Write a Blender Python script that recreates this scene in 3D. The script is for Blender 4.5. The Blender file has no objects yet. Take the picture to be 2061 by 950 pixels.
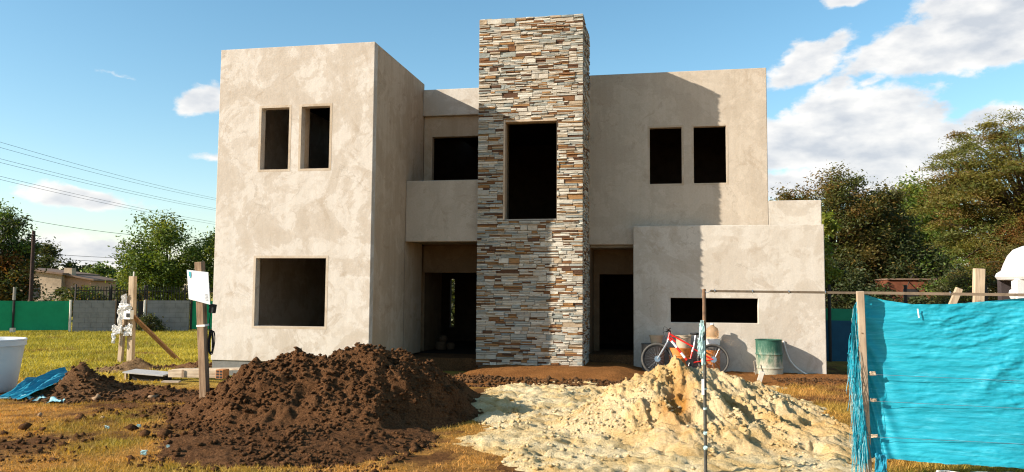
import bpy, math, random
import numpy as np
from mathutils import Vector, Matrix
S = bpy.context.scene
COL = S.collection
R = math.radians
rnd = random.Random(7)
rng = np.random.default_rng(11)

# ------------------------------------------------------------------ camera
cam_d = bpy.data.cameras.new('camera')
cam = bpy.data.objects.new('camera', cam_d)
COL.objects.link(cam)
S.camera = cam
CP = np.array([10.003, -16.443, 1.521])
YAW, PITCH, ROLL = -0.1925, 0.0714, 0.0076
fw = np.array([math.sin(YAW)*math.cos(PITCH), math.cos(YAW)*math.cos(PITCH), math.sin(PITCH)])
rt = np.array([math.cos(YAW), -math.sin(YAW), 0.0])
up = np.cross(rt, fw)
rr = math.cos(ROLL)*rt + math.sin(ROLL)*up
uu = -math.sin(ROLL)*rt + math.cos(ROLL)*up
m = Matrix(((rr[0], uu[0], -fw[0], CP[0]), (rr[1], uu[1], -fw[1], CP[1]), (rr[2], uu[2], -fw[2], CP[2]), (0, 0, 0, 1)))
cam.matrix_world = m
cam_d.sensor_width = 36.0
cam_d.lens = 1621.8/2061*36.0
cam_d.clip_end = 2000
cam_d.clip_start = 0.1

# ------------------------------------------------------------------ sun + sky
SUN = Vector((1.8074, 1.0, -0.9156)).normalized()
sd = bpy.data.lights.new('sun', 'SUN')
sd.energy = 5.0
sd.angle = R(0.55)
sd.color = (1.0, 0.925, 0.81)
so = bpy.data.objects.new('sun', sd)
COL.objects.link(so)
so.rotation_euler = SUN.to_track_quat('-Z', 'Y').to_euler()
S.view_settings.view_transform = 'Standard'
S.view_settings.look = 'None'
S.view_settings.exposure = 0.8
S.view_settings.gamma = 1.0
S.render.engine = 'CYCLES'
S.cycles.max_bounces = 6
S.cycles.filter_width = 1.15

W = bpy.data.worlds.new('World')
S.world = W
W.use_nodes = True
wn, wl = W.node_tree.nodes, W.node_tree.links
wn.clear()

def wmath(op, a, b=None, c=None, clamp=False):
    n = wn.new('ShaderNodeMath'); n.operation = op; n.use_clamp = clamp
    for i, v in enumerate((a, b, c)):
        if v is None: continue
        if isinstance(v, (int, float)): n.inputs[i].default_value = v
        else: wl.new(v, n.inputs[i])
    return n.outputs[0]

sky = wn.new('ShaderNodeTexSky')
sky.sky_type = 'NISHITA'
sky.sun_disc = False
sky.sun_elevation = math.asin(-SUN.z)
sky.sun_rotation = math.atan2(-SUN.x, -SUN.y) % (2*math.pi)
sky.altitude = 50
sky.air_density = 1.0
sky.dust_density = 0.6
sky.ozone_density = 1.0
hs = wn.new('ShaderNodeHueSaturation')
hs.inputs['Hue'].default_value = 0.486
hs.inputs['Saturation'].default_value = 1.22
hs.inputs['Value'].default_value = 1.0
wl.new(sky.outputs[0], hs.inputs['Color'])
bg_sky = wn.new('ShaderNodeBackground')
wl.new(hs.outputs[0], bg_sky.inputs[0])
bg_sky.inputs[1].default_value = 0.118
tc = wn.new('ShaderNodeTexCoord')
sep = wn.new('ShaderNodeSeparateXYZ')
wl.new(tc.outputs['Generated'], sep.inputs[0])
az = wmath('ARCTAN2', sep.outputs[0], sep.outputs[1])
el = wmath('ARCSINE', sep.outputs[2])
n1 = wn.new('ShaderNodeTexNoise'); n1.inputs['Scale'].default_value = 17.0
n1.inputs['Detail'].default_value = 9.0; n1.inputs['Roughness'].default_value = 0.6
mp = wn.new('ShaderNodeMapping'); mp.inputs['Scale'].default_value = (1, 1, 1.7)
wl.new(tc.outputs['Generated'], mp.inputs[0]); wl.new(mp.outputs[0], n1.inputs['Vector'])
n2 = wn.new('ShaderNodeTexNoise'); n2.inputs['Scale'].default_value = 48.0
n2.inputs['Detail'].default_value = 8.0; n2.inputs['Roughness'].default_value = 0.58
wl.new(mp.outputs[0], n2.inputs['Vector'])
# cumulus clouds: azimuth, elevation, half width, half height (radians), tilt, density
CLOUDS = [(0.300, 0.270, 0.100, 0.036, 0.08, 1.6), (0.365, 0.286, 0.100, 0.060, 0.10, 1.7), (0.46, 0.30, 0.12, 0.07, 0.0, 1.5), (0.163, 0.264, 0.048, 0.031, 0.35, 1.2), (0.197, 0.287, 0.032, 0.016, 0.3, 1.0),
          (0.215, 0.182, 0.115, 0.054, 0.0, 1.4), (0.150, 0.170, 0.085, 0.045, 0.0, 1.3), (0.21, 0.128, 0.13, 0.036, 0.0, 1.3), (0.28, 0.165, 0.080, 0.036, 0.0, 1.25), (0.352, 0.188, 0.040, 0.020, 0.0, 1.3), (0.182, 0.234, 0.034, 0.014, 0.3, .75), (0.235, 0.243, 0.02, 0.008, .3, .65),
          (0.206, 0.334, 0.028, 0.012, 0, 1.1), (-0.568, 0.217, 0.034, 0.023, 0.3, 1.3), (-0.69, 0.099, 0.066, 0.016, -0.05, 1.2),
          (-0.69, 0.040, 0.095, 0.024, 0.0, 1.05), (-0.77, 0.066, 0.035, 0.014, 0, 0.9), (-0.649, 0.237, 0.018, 0.004, -.1, .5), (-0.545, 0.155, 0.02, 0.004, 0, .3)]
cr = random.Random(3)
for k in range(12):     # the same fair-weather clouds all round the sky
    a = 0.85 + k*0.36 + cr.uniform(-.1, .1)
    if a > math.pi: a -= 2*math.pi
    CLOUDS.append((a, cr.uniform(.1, .5), cr.uniform(.08, .2), cr.uniform(.03, .07), cr.uniform(-.2, .2), cr.uniform(.8, 1)))
best = None; shade = None
for (a0, e0, wa, we, tl, dn) in CLOUDS:
    da = wmath('SUBTRACT', az, a0)
    de = wmath('SUBTRACT', wmath('SUBTRACT', el, e0), wmath('MULTIPLY', da, tl))
    q1 = wmath('MULTIPLY', da, 1/wa); q2 = wmath('MULTIPLY', de, 1/we)
    low = wmath('MULTIPLY', wmath('LESS_THAN', q2, 0.0), 0.5)           # flatter bases
    q2b = wmath('MULTIPLY', q2, wmath('ADD', low, 1.0))
    d = wmath('SQRT', wmath('ADD', wmath('MULTIPLY', q1, q1), wmath('MULTIPLY', q2b, q2b)))
    v = wmath('MULTIPLY', wmath('SUBTRACT', 1.15, d), dn)
    v = wmath('MINIMUM', v, 0.72*dn)
    best = v if best is None else wmath('MAXIMUM', best, v)
nn = wmath('MULTIPLY', wmath('SUBTRACT', n1.outputs[0], 0.5), 2.2)
nn = wmath('ADD', nn, wmath('MULTIPLY', wmath('SUBTRACT', n2.outputs[0], 0.5), 0.9))
dens = wmath('ADD', best, nn)
mask = wn.new('ShaderNodeMapRange'); mask.interpolation_type = 'SMOOTHSTEP'
wl.new(dens, mask.inputs[0]); mask.inputs[1].default_value = 0.02; mask.inputs[2].default_value = 0.55
ccol = wn.new('ShaderNodeValToRGB')
ccol.color_ramp.elements[0].position = 0.25; ccol.color_ramp.elements[0].color = (0.62, 0.66, 0.72, 1)
ccol.color_ramp.elements[1].position = 0.75; ccol.color_ramp.elements[1].color = (1, 0.985, 0.96, 1)
n3 = wn.new('ShaderNodeTexNoise'); n3.inputs['Scale'].default_value = 20.0; n3.inputs['Detail'].default_value = 6.0
mp2 = wn.new('ShaderNodeMapping'); mp2.inputs['Scale'].default_value = (1, 1, 2.2); mp2.inputs['Location'].default_value = (3, 1, 2.03)
wl.new(tc.outputs['Generated'], mp2.inputs[0]); wl.new(mp2.outputs[0], n3.inputs['Vector'])
cs = wmath('ADD', wmath('MULTIPLY', n3.outputs[0], 1.5), wmath('MULTIPLY', dens, -0.22))
wl.new(cs, ccol.inputs[0])
bg_c = wn.new('ShaderNodeBackground'); wl.new(ccol.outputs[0], bg_c.inputs[0]); bg_c.inputs[1].default_value = 0.60
mixw = wn.new('ShaderNodeMixShader')
wl.new(wmath('MULTIPLY', mask.outputs[0], 0.97), mixw.inputs[0]); wl.new(bg_sky.outputs[0], mixw.inputs[1]); wl.new(bg_c.outputs[0], mixw.inputs[2])
wo = wn.new('ShaderNodeOutputWorld'); wl.new(mixw.outputs[0], wo.inputs[0])

# ------------------------------------------------------------------ helpers
def tag(o, label=None, cat=None, group=None, kind=None):
    if label: o['label'] = label
    if cat: o['category'] = cat
    if group: o['group'] = group
    if kind: o['kind'] = kind
    return o

def empty(name, loc, label, cat, group=None, rz=0):
    o = bpy.data.objects.new(name, None)
    COL.objects.link(o)
    o.location = loc
    o.rotation_euler = (0, 0, rz)
    o.empty_display_size = 0.2
    return tag(o, label, cat, group)

def link_mesh(name, me, parent=None):
    o = bpy.data.objects.new(name, me)
    COL.objects.link(o)
    if parent is not None:
        o.parent = parent
        # children are modelled in world coordinates: cancel the parents' transform
        M = Matrix.Identity(4); p = parent
        chain = []
        while p is not None:
            chain.append(p); p = p.parent
        for q in reversed(chain):
            M = M @ q.matrix_parent_inverse @ Matrix.LocRotScale(q.location, q.rotation_euler, q.scale)
        o.matrix_parent_inverse = M.inverted()
    return o

def arr_mesh(name, V, F, mat, parent=None, smooth=False, col=None, colname='Col'):
    """V (n,3), F (m,k) arrays, all faces with k corners; col (m,4) per-face colour."""
    V = np.asarray(V, np.float32); F = np.asarray(F, np.int32)
    me = bpy.data.meshes.new(name)
    k = F.shape[1]; mcount = len(F)
    me.vertices.add(len(V)); me.vertices.foreach_set('co', V.ravel())
    me.loops.add(mcount*k); me.loops.foreach_set('vertex_index', F.ravel())
    me.polygons.add(mcount)
    me.polygons.foreach_set('loop_start', np.arange(mcount, dtype=np.int32)*k)
    me.polygons.foreach_set('loop_total', np.full(mcount, k, np.int32))
    if smooth: me.polygons.foreach_set('use_smooth', np.ones(mcount, bool))
    me.update(calc_edges=True)
    if col is not None:
        a = me.attributes.new(colname, 'FLOAT_COLOR', 'FACE')
        a.data.foreach_set('color', np.asarray(col, np.float32).ravel())
    if mat: me.materials.append(mat)
    return link_mesh(name, me, parent)

class MB:
    def __init__(s): s.v = []; s.f = []
    def box(s, x0, y0, z0, x1, y1, z1, M=None):
        b = len(s.v)
        for z in (z0, z1):
            for x, y in ((x0, y0), (x1, y0), (x1, y1), (x0, y1)):
                p = Vector((x, y, z)); s.v.append(tuple(M @ p if M else p))
        s.f += [(b+3, b+2, b+1, b), (b+4, b+5, b+6, b+7), (b, b+1, b+5, b+4), (b+1, b+2, b+6, b+5), (b+2, b+3, b+7, b+6), (b+3, b, b+4, b+7)]
        return s
    def obox(s, c, size, M3):
        M = Matrix.Translation(Vector(c)) @ M3.to_4x4()
        sx, sy, sz = (q/2 for q in size)
        return s.box(-sx, -sy, -sz, sx, sy, sz, M)
    def beam(s, a, b, w, h, upv=(0, 0, 1)):
        a = Vector(a); b = Vector(b); d = (b-a); L = d.length; d.normalize()
        u = Vector(upv); sd_ = d.cross(u)
        if sd_.length < 1e-4: sd_ = d.cross(Vector((0, 1, 0)))
        sd_.normalize(); u2 = sd_.cross(d)
        M3 = Matrix((d, sd_, u2)).transposed()
        return s.obox((a+b)/2, (L, w, h), M3)
    def tube(s, pts, r, n=8, caps=True, closed=False):
        pts = [Vector(p) for p in pts]; N = len(pts)
        rs = r if isinstance(r, (list, tuple)) else [r]*N
        base = len(s.v); prev = None
        for i, p in enumerate(pts):
            if closed: t = pts[(i+1) % N]-pts[i-1]
            else: t = pts[min(i+1, N-1)]-pts[max(i-1, 0)]
            t.normalize()
            if prev is None:
                a = Vector((0, 0, 1)) if abs(t.z) < .9 else Vector((1, 0, 0))
                u = t.cross(a).normalized()
            else:
                u = (prev - t*prev.dot(t))
                u = u.normalized() if u.length > 1e-6 else t.orthogonal().normalized()
            prev = u; w = t.cross(u)
            for k in range(n):
                an = 2*math.pi*k/n
                s.v.append(tuple(p + (u*math.cos(an)+w*math.sin(an))*rs[i]))
        for i in range(N if closed else N-1):
            j = (i+1) % N
            for k in range(n):
                k2 = (k+1) % n
                s.f.append((base+i*n+k, base+i*n+k2, base+j*n+k2, base+j*n+k))
        if caps and not closed:
            s.f.append(tuple(base+k for k in reversed(range(n))))
            s.f.append(tuple(base+(N-1)*n+k for k in range(n)))
        return s
    def lathe(s, prof, c=(0, 0, 0), n=24, M=None, a0=0.0, a1=None, cap0=True, cap1=True):
        base = len(s.v); full = a1 is None
        nn_ = n if full else n+1
        for (r, z) in prof:
            for k in range(nn_):
                an = a0 + (2*math.pi if full else (a1-a0))*k/n
                p = Vector((r*math.cos(an), r*math.sin(an), z))
                if M: p = M @ p
                s.v.append(tuple(p+Vector(c)))
        for i in range(len(prof)-1):
            for k in range(n):
                k2 = (k+1) % nn_
                s.f.append((base+i*nn_+k, base+i*nn_+k2, base+(i+1)*nn_+k2, base+(i+1)*nn_+k))
        if cap0: s.f.append(tuple(base+k for k in reversed(range(nn_))))
        if cap1: s.f.append(tuple(base+(len(prof)-1)*nn_+k for k in range(nn_)))
        return s
    def build(s, name, mat, parent=None, smooth=False, bevel=0.0):
        me = bpy.data.meshes.new(name)
        me.from_pydata(s.v, [], s.f)
        if smooth:
            me.polygons.foreach_set('use_smooth', np.ones(len(me.polygons), bool))
            me.set_sharp_from_angle(angle=R(40))
        me.update()
        if mat: me.materials.append(mat)
        o = link_mesh(name, me, parent)
        if bevel:
            b = o.modifiers.new('bevel', 'BEVEL'); b.width = bevel; b.segments = 2; b.limit_method = 'ANGLE'
        return o

def wall_panel(x0, x1, z0, z1, y0, y1, holes=(), axis='x'):
    """A wall with rectangular openings, closed reveals. axis 'x': runs along x, thickness y0..y1; 'y': the roles of x and y swap."""
    xs = sorted({x0, x1, *[h[0] for h in holes], *[h[1] for h in holes]})
    zs = sorted({z0, z1, *[h[2] for h in holes], *[h[3] for h in holes]})
    nx, nz = len(xs), len(zs)
    V = []; F = []
    for y in (y0, y1):
        for z in zs:
            for x in xs: V.append((x, y, z) if axis == 'x' else (y, x, z))
    idx = lambda s_, i, j: s_*nx*nz + j*nx + i
    def solid(i, j):
        if i < 0 or j < 0 or i >= nx-1 or j >= nz-1: return False
        cx, cz = (xs[i]+xs[i+1])/2, (zs[j]+zs[j+1])/2
        return not any(h[0] < cx < h[1] and h[2] < cz < h[3] for h in holes)
    for i in range(nx-1):
        for j in range(nz-1):
            if not solid(i, j): continue
            F.append((idx(0, i, j), idx(0, i+1, j), idx(0, i+1, j+1), idx(0, i, j+1)))
            F.append((idx(1, i, j), idx(1, i, j+1), idx(1, i+1, j+1), idx(1, i+1, j)))
            if not solid(i-1, j): F.append((idx(0, i, j), idx(0, i, j+1), idx(1, i, j+1), idx(1, i, j)))
            if not solid(i+1, j): F.append((idx(0, i+1, j), idx(1, i+1, j), idx(1, i+1, j+1), idx(0, i+1, j+1)))
            if not solid(i, j-1): F.append((idx(0, i, j), idx(1, i, j), idx(1, i+1, j), idx(0, i+1, j)))
            if not solid(i, j+1): F.append((idx(0, i, j+1), idx(0, i+1, j+1), idx(1, i+1, j+1), idx(1, i, j+1)))
    if axis == 'y': F = [tuple(reversed(f)) for f in F]
    mb = MB(); mb.v = V; mb.f = F
    return mb

# value noise
def _hash(ix, iy, seed):
    h = (ix.astype(np.int64)*374761393 + iy.astype(np.int64)*668265263 + seed*1442695041) & 0xffffffff
    h = ((h ^ (h >> 13))*1274126177) & 0xffffffff
    return ((h ^ (h >> 16)) & 0xffff)/65535.0
def vnoise(x, y, seed=0):
    x = np.asarray(x, float); y = np.asarray(y, float)
    ix, iy = np.floor(x), np.floor(y); fx, fy = x-ix, y-iy
    fx = fx*fx*fx*(fx*(fx*6-15)+10); fy = fy*fy*fy*(fy*(fy*6-15)+10)
    a = _hash(ix, iy, seed); b = _hash(ix+1, iy, seed); c = _hash(ix, iy+1, seed); d = _hash(ix+1, iy+1, seed)
    return (a*(1-fx)+b*fx)*(1-fy)+(c*(1-fx)+d*fx)*fy
def fbm(x, y, sc=1.0, octv=4, seed=0, gain=.5):
    t = 0; amp = 1; tot = 0
    x = np.asarray(x, float)*sc; y = np.asarray(y, float)*sc
    for o in range(octv):
        t = t + amp*(vnoise(x, y, seed+o*17)*2-1); tot += amp
        x, y = x*1.9*.8-y*1.9*.6+3.1, x*1.9*.6+y*1.9*.8+7.7
        amp *= gain
    return t/tot
def sstep(a, b, x):
    t = np.clip((np.asarray(x, float)-a)/(b-a), 0, 1); return t*t*(3-2*t)

# ------------------------------------------------------------------ materials
def new_mat(name, rough=0.9, spec=0.3):
    mt = bpy.data.materials.new(name); mt.use_nodes = True
    nt = mt.node_tree; b = nt.nodes['Principled BSDF']
    b.inputs['Roughness'].default_value = rough
    b.inputs['Specular IOR Level'].default_value = spec
    return mt, nt, b
def N(nt, typ, **kw):
    n = nt.nodes.new(typ)
    for k, v in kw.items():
        if k in n.inputs: n.inputs[k].default_value = v
        else: setattr(n, k, v)
    return n
def ramp(nt, src, stops, interp='LINEAR'):
    r_ = nt.nodes.new('ShaderNodeValToRGB'); cr_ = r_.color_ramp; cr_.interpolation = interp
    while len(cr_.elements) < len(stops): cr_.elements.new(0.5)
    for e, (p, c) in zip(cr_.elements, stops):
        e.position = p; e.color = (*c, 1) if len(c) == 3 else c
    nt.links.new(src, r_.inputs[0]); return r_.outputs[0]
def noise(nt, scale, detail=5, rough=.55, vec=None, dist=0.0):
    n = N(nt, 'ShaderNodeTexNoise'); n.inputs['Scale'].default_value = scale; n.inputs['Detail'].default_value = detail
    n.inputs['Roughness'].default_value = rough; n.inputs['Distortion'].default_value = dist
    if vec is not None: nt.links.new(vec, n.inputs['Vector'])
    return n.outputs[0]
def pos(nt, scale=(1, 1, 1)):
    g = N(nt, 'ShaderNodeNewGeometry'); mpn = N(nt, 'ShaderNodeMapping'); mpn.inputs['Scale'].default_value = scale
    nt.links.new(g.outputs['Position'], mpn.inputs[0]); return mpn.outputs[0]
def mixc(nt, fac, a, b, mode='MIX'):
    mx = N(nt, 'ShaderNodeMix'); mx.data_type = 'RGBA'; mx.blend_type = mode
    for s_, v in ((mx.inputs[0], fac), (mx.inputs[6], a), (mx.inputs[7], b)):
        if isinstance(v, (int, float)): s_.default_value = v
        elif isinstance(v, tuple): s_.default_value = (*v, 1) if len(v) == 3 else v
        else: nt.links.new(v, s_)
    return mx.outputs[2]
def bump(nt, b, h, strength=.3, dist=.02):
    bp = N(nt, 'ShaderNodeBump'); bp.inputs['Strength'].default_value = strength; bp.inputs['Distance'].default_value = dist
    nt.links.new(h, bp.inputs['Height']); nt.links.new(bp.outputs[0], b.inputs['Normal'])
def math_(nt, op, a, b=None):
    n = N(nt, 'ShaderNodeMath'); n.operation = op
    for i, v in enumerate((a, b)):
        if v is None: continue
        if isinstance(v, (int, float)): n.inputs[i].default_value = v
        else: nt.links.new(v, n.inputs[i])
    return n.outputs[0]

def plaster(name, pale, tan, deep, seed=0.0, amount=.5, zlo=None, zhi=None, streak=.7):
    """cement plaster: a pale ground with damp tan patches that have crisp drying edges"""
    mt, nt, b = new_mat(name, .93, .15)
    g = N(nt, 'ShaderNodeNewGeometry'); mpn = N(nt, 'ShaderNodeMapping'); mpn.inputs['Location'].default_value = (seed, seed*.7, seed*1.3)
    nt.links.new(g.outputs['Position'], mpn.inputs[0]); P = mpn.outputs[0]
    thr = .5+(.5-amount)*.22
    n1_ = noise(nt, .95, 9, .66, P, .55)
    if zlo is not None:
        sx = N(nt, 'ShaderNodeSeparateXYZ'); nt.links.new(g.outputs['Position'], sx.inputs[0])
        mr = N(nt, 'ShaderNodeMapRange'); nt.links.new(sx.outputs[2], mr.inputs[0])
        mr.inputs[1].default_value = zlo; mr.inputs[2].default_value = zhi; mr.inputs[3].default_value = -.07; mr.inputs[4].default_value = .045
        n1_ = math_(nt, 'ADD', n1_, mr.outputs[0])
    d1 = math_(nt, 'SUBTRACT', n1_, thr)
    m1 = ramp(nt, d1, [(0.0, (0, 0, 0)), (.012, (.55, .55, .55)), (.05, (.75, .75, .75)), (.16, (1, 1, 1))])
    c = mixc(nt, m1, pale, tan)
    n2_ = noise(nt, 2.6, 9, .68, P, .5)
    m2 = ramp(nt, n2_, [(.50, (0, 0, 0)), (.53, (.6, .6, .6)), (.66, (1, 1, 1))])
    c = mixc(nt, math_(nt, 'MULTIPLY', m2, .55), c, tan)
    m3 = ramp(nt, noise(nt, 1.7, 8, .7, P, .8), [(.57, (0, 0, 0)), (.64, (1, 1, 1))])
    c = mixc(nt, math_(nt, 'MULTIPLY', m3, .5), c, deep)
    ringd = math_(nt, 'ABSOLUTE', d1)
    rg = ramp(nt, ringd, [(0.0, (1, 1, 1)), (.012, (0, 0, 0))])
    gate = ramp(nt, noise(nt, .8, 3, .5, P), [(.47, (0, 0, 0)), (.6, (1, 1, 1))])
    c = mixc(nt, math_(nt, 'MULTIPLY', math_(nt, 'MULTIPLY', rg, gate), .5), c, deep)
    m4 = ramp(nt, noise(nt, 3.7, 7, .7, P, .3), [(.58, (0, 0, 0)), (.66, (1, 1, 1))])
    c = mixc(nt, math_(nt, 'MULTIPLY', m4, .35), c, tuple(min(.85, q*1.12) for q in pale))
    mv = N(nt, 'ShaderNodeMapping'); mv.inputs['Scale'].default_value = (2.2, 2.2, .16); nt.links.new(P, mv.inputs[0])
    st = ramp(nt, noise(nt, 1.6, 5, .6, mv.outputs[0]), [(.40, (.90, .88, .85)), (.6, (1.03, 1.03, 1.03))])
    c = mixc(nt, streak, c, st, 'MULTIPLY')
    fine = ramp(nt, noise(nt, 30, 6, .75, P), [(.3, (.88, .87, .86)), (.7, (1.07, 1.07, 1.07))])
    c = mixc(nt, .7, c, fine, 'MULTIPLY')
    # hairline shrinkage cracks, here and there
    wob = N(nt, 'ShaderNodeTexNoise'); wob.inputs['Scale'].default_value = 2.5; wob.inputs['Detail'].default_value = 6; nt.links.new(P, wob.inputs['Vector'])
    pv = N(nt, 'ShaderNodeVectorMath'); pv.operation = 'MULTIPLY_ADD'; nt.links.new(wob.outputs['Color'], pv.inputs[0]); pv.inputs[1].default_value = (.7, .7, .7); nt.links.new(P, pv.inputs[2])
    vo = N(nt, 'ShaderNodeTexVoronoi'); vo.feature = 'DISTANCE_TO_EDGE'; vo.inputs['Scale'].default_value = .55; nt.links.new(pv.outputs[0], vo.inputs['Vector'])
    ck_ = ramp(nt, vo.outputs['Distance'], [(0.0, (1, 1, 1)), (.006, (0, 0, 0))])
    cg = ramp(nt, noise(nt, .7, 3, .5, P), [(.50, (0, 0, 0)), (.58, (1, 1, 1))])
    c = mixc(nt, math_(nt, 'MULTIPLY', math_(nt, 'MULTIPLY', ck_, cg), .30), c, tuple(q*.5 for q in deep))
    nt.links.new(c, b.inputs['Base Color'])
    h = math_(nt, 'ADD', math_(nt, 'MULTIPLY', noise(nt, 5, 6, .6, P), 1.0), math_(nt, 'MULTIPLY', noise(nt, 60, 3, .6, P), .18))
    bump(nt, b, h, .35, .03)
    return mt
M_plA = plaster('plaster_cream', (.57, .515, .45), (.455, .388, .315), (.385, .31, .235), 0, .47, 1.0, 5.5, .4)
M_plB = plaster('plaster_shade_warm', (.515, .435, .345), (.455, .38, .297), (.38, .30, .222), 11.3, .50, streak=.5)  # plaster tinted warmer, painting in the warm tone of walls in shade
M_plC = plaster('plaster_pale', (.56, .503, .43), (.475, .41, .335), (.40, .325, .25), 23.1, .48, streak=.4)
M_plD = plaster('plaster_shade_brown', (.51, .395, .285), (.44, .33, .225), (.345, .24, .15), 31.7, .5, streak=.9)  # browner plaster copy: the shade of the shaded walls is put into the colour
M_raw_shade = plaster('raw_render_shade_brown', (.20, .13, .075), (.16, .10, .055), (.12, .07, .04), 41.0, .5, streak=.8)  # raw render darkened further, so the recess shade sits in the colour
M_surr = plaster('plaster_tan', (.49, .405, .31), (.43, .34, .245), (.37, .275, .185), 5.7, .4, streak=.2)

def simple(name, c, rough=.8, spec=.3, var=.25, sc=8, metal=0, bmp=0, bsc=20, c2=None):
    mt, nt, b = new_mat(name, rough, spec); b.inputs['Metallic'].default_value = metal
    P = pos(nt); d = c2 if c2 else tuple(q*(1-var) for q in c)
    e = tuple(min(1, q*(1+var*.6)) for q in c)
    nt.links.new(ramp(nt, noise(nt, sc, 6, .6, P), [(.3, d), (.5, c), (.72, e)]), b.inputs['Base Color'])
    if bmp: bump(nt, b, noise(nt, bsc, 4, .6, P), bmp, .02)
    return mt
def wood(name, c, dk, axis='z', sc=1.0):
    mt, nt, b = new_mat(name, .85, .2)
    g = N(nt, 'ShaderNodeTexCoord'); mv = N(nt, 'ShaderNodeMapping')
    s_ = {'z': (30, 30, 1.6), 'x': (1.6, 30, 30), 'y': (30, 1.6, 30)}[axis]
    mv.inputs['Scale'].default_value = tuple(q*sc for q in s_); nt.links.new(g.outputs['Object'], mv.inputs[0])
    f = noise(nt, 1.0, 6, .65, mv.outputs[0], .3)
    big = noise(nt, 3.0, 3, .5, g.outputs['Object'])
    c1 = ramp(nt, f, [(.3, dk), (.52, c), (.75, tuple(min(1, q*1.2) for q in c))])
    c1 = mixc(nt, .6, c1, ramp(nt, big, [(.35, (.72, .70, .68)), (.65, (1.08, 1.08, 1.08))]), 'MULTIPLY')
    nt.links.new(c1, b.inputs['Base Color']); bump(nt, b, f, .4, .006)
    return mt

def stone_mat(name, attr):
    mt, nt, b = new_mat(name, .88, .25)
    if attr:
        a = N(nt, 'ShaderNodeAttribute'); a.attribute_name = 'Col'
        sx = N(nt, 'ShaderNodeSeparateColor'); nt.links.new(a.outputs['Color'], sx.inputs[0]); rv = sx.outputs[0]
    else:
        oi = N(nt, 'ShaderNodeObjectInfo'); rv = oi.outputs['Random']
    base = ramp(nt, rv, [(0, (.54, .49, .405)), (.18, (.46, .41, .33)), (.33, (.39, .355, .295)), (.46, (.30, .305, .27)), (.56, (.245, .255, .23)), (.62, (.46, .40, .32)),
                         (.69, (.36, .275, .185)), (.77, (.29, .155, .062)), (.86, (.18, .085, .036)), (.93, (.10, .05, .027))], 'CONSTANT')
    P = pos(nt, (1, 1, 2.5))
    patch = ramp(nt, noise(nt, 7, 6, .65, P, .5), [(.36, (.78, .68, .56)), (.46, (1, .99, .97)), (.7, (1.1, 1.1, 1.1))])
    c = mixc(nt, .85, base, patch, 'MULTIPLY')
    rust = ramp(nt, noise(nt, 3.3, 6, .7, P, .8), [(.63, (0, 0, 0)), (.70, (1, 1, 1))])
    c = mixc(nt, math_(nt, 'MULTIPLY', rust, .5), c, (.36, .19, .075))
    nt.links.new(c, b.inputs['Base Color'])
    bump(nt, b, noise(nt, 30, 5, .65, pos(nt, (1, 1, 3))), .5, .02)
    return mt
M_stone = stone_mat('ledge_stone', False)
M_stone_s = stone_mat('ledge_stone_small', True)
M_mortar = simple('dark_mortar', (.13, .10, .075), .95, .1, .3, 14)
M_dark = simple('raw_masonry_shade_dark', (.042, .028, .019), .95, .1, .3, 4, bmp=.3)  # raw masonry coloured near black to paint in the darkness of the rooms
M_conc = simple('raw_concrete', (.30, .27, .23), .92, .15, .25, 5, bmp=.3)
M_strip = simple('grey_foundation', (.17, .165, .15), .92, .15, .2, 5, bmp=.3)
def hollow_brick():
    mt, nt, b = new_mat('hollow_brick_wall', .9, .15)
    P = pos(nt); mv = N(nt, 'ShaderNodeMapping'); mv.inputs['Rotation'].default_value = (R(90), 0, 0); nt.links.new(P, mv.inputs[0])
    br = N(nt, 'ShaderNodeTexBrick'); nt.links.new(mv.outputs[0], br.inputs[0])
    br.inputs['Color1'].default_value = (.30, .13, .07, 1); br.inputs['Color2'].default_value = (.25, .10, .05, 1); br.inputs['Mortar'].default_value = (.3, .27, .23, 1)
    br.inputs['Scale'].default_value = 1.0; br.inputs['Brick Width'].default_value = .34; br.inputs['Row Height'].default_value = .2; br.inputs['Mortar Size'].default_value = .012
    nt.links.new(br.outputs[0], b.inputs['Base Color']); return mt
M_brickin = hollow_brick()

def colour_attr(name, rough=.9, spec=.2, transl=0.0, gain=1.0, fine=0, hue=None):
    mt, nt, b = new_mat(name, rough, spec)
    a = N(nt, 'ShaderNodeAttribute'); a.attribute_name = 'Col'
    c = a.outputs['Color']
    if fine: c = mixc(nt, .8, c, ramp(nt, noise(nt, fine, 4, .7, pos(nt)), [(.3, (.75, .75, .75)), (.7, (1.2, 1.2, 1.2))]), 'MULTIPLY')
    nt.links.new(c, b.inputs['Base Color'])
    if transl:
        tr = N(nt, 'ShaderNodeBsdfTranslucent'); nt.links.new(mixc(nt, 1.0, c, (1.5, 1.35, .6), 'MULTIPLY'), tr.inputs[0])
        mx = N(nt, 'ShaderNodeMixShader'); mx.inputs[0].default_value = transl
        nt.links.new(b.outputs[0], mx.inputs[1]); nt.links.new(tr.outputs[0], mx.inputs[2])
        nt.links.new(mx.outputs[0], nt.nodes['Material Output'].inputs['Surface'])
    return mt
M_leaf = colour_attr('leaves', .62, .35, .35)
M_grass = colour_attr('grass_blades', .7, .25, .30)
M_bark = simple('bark', (.09, .065, .045), .95, .1, .4, 9, bmp=.6)

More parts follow.
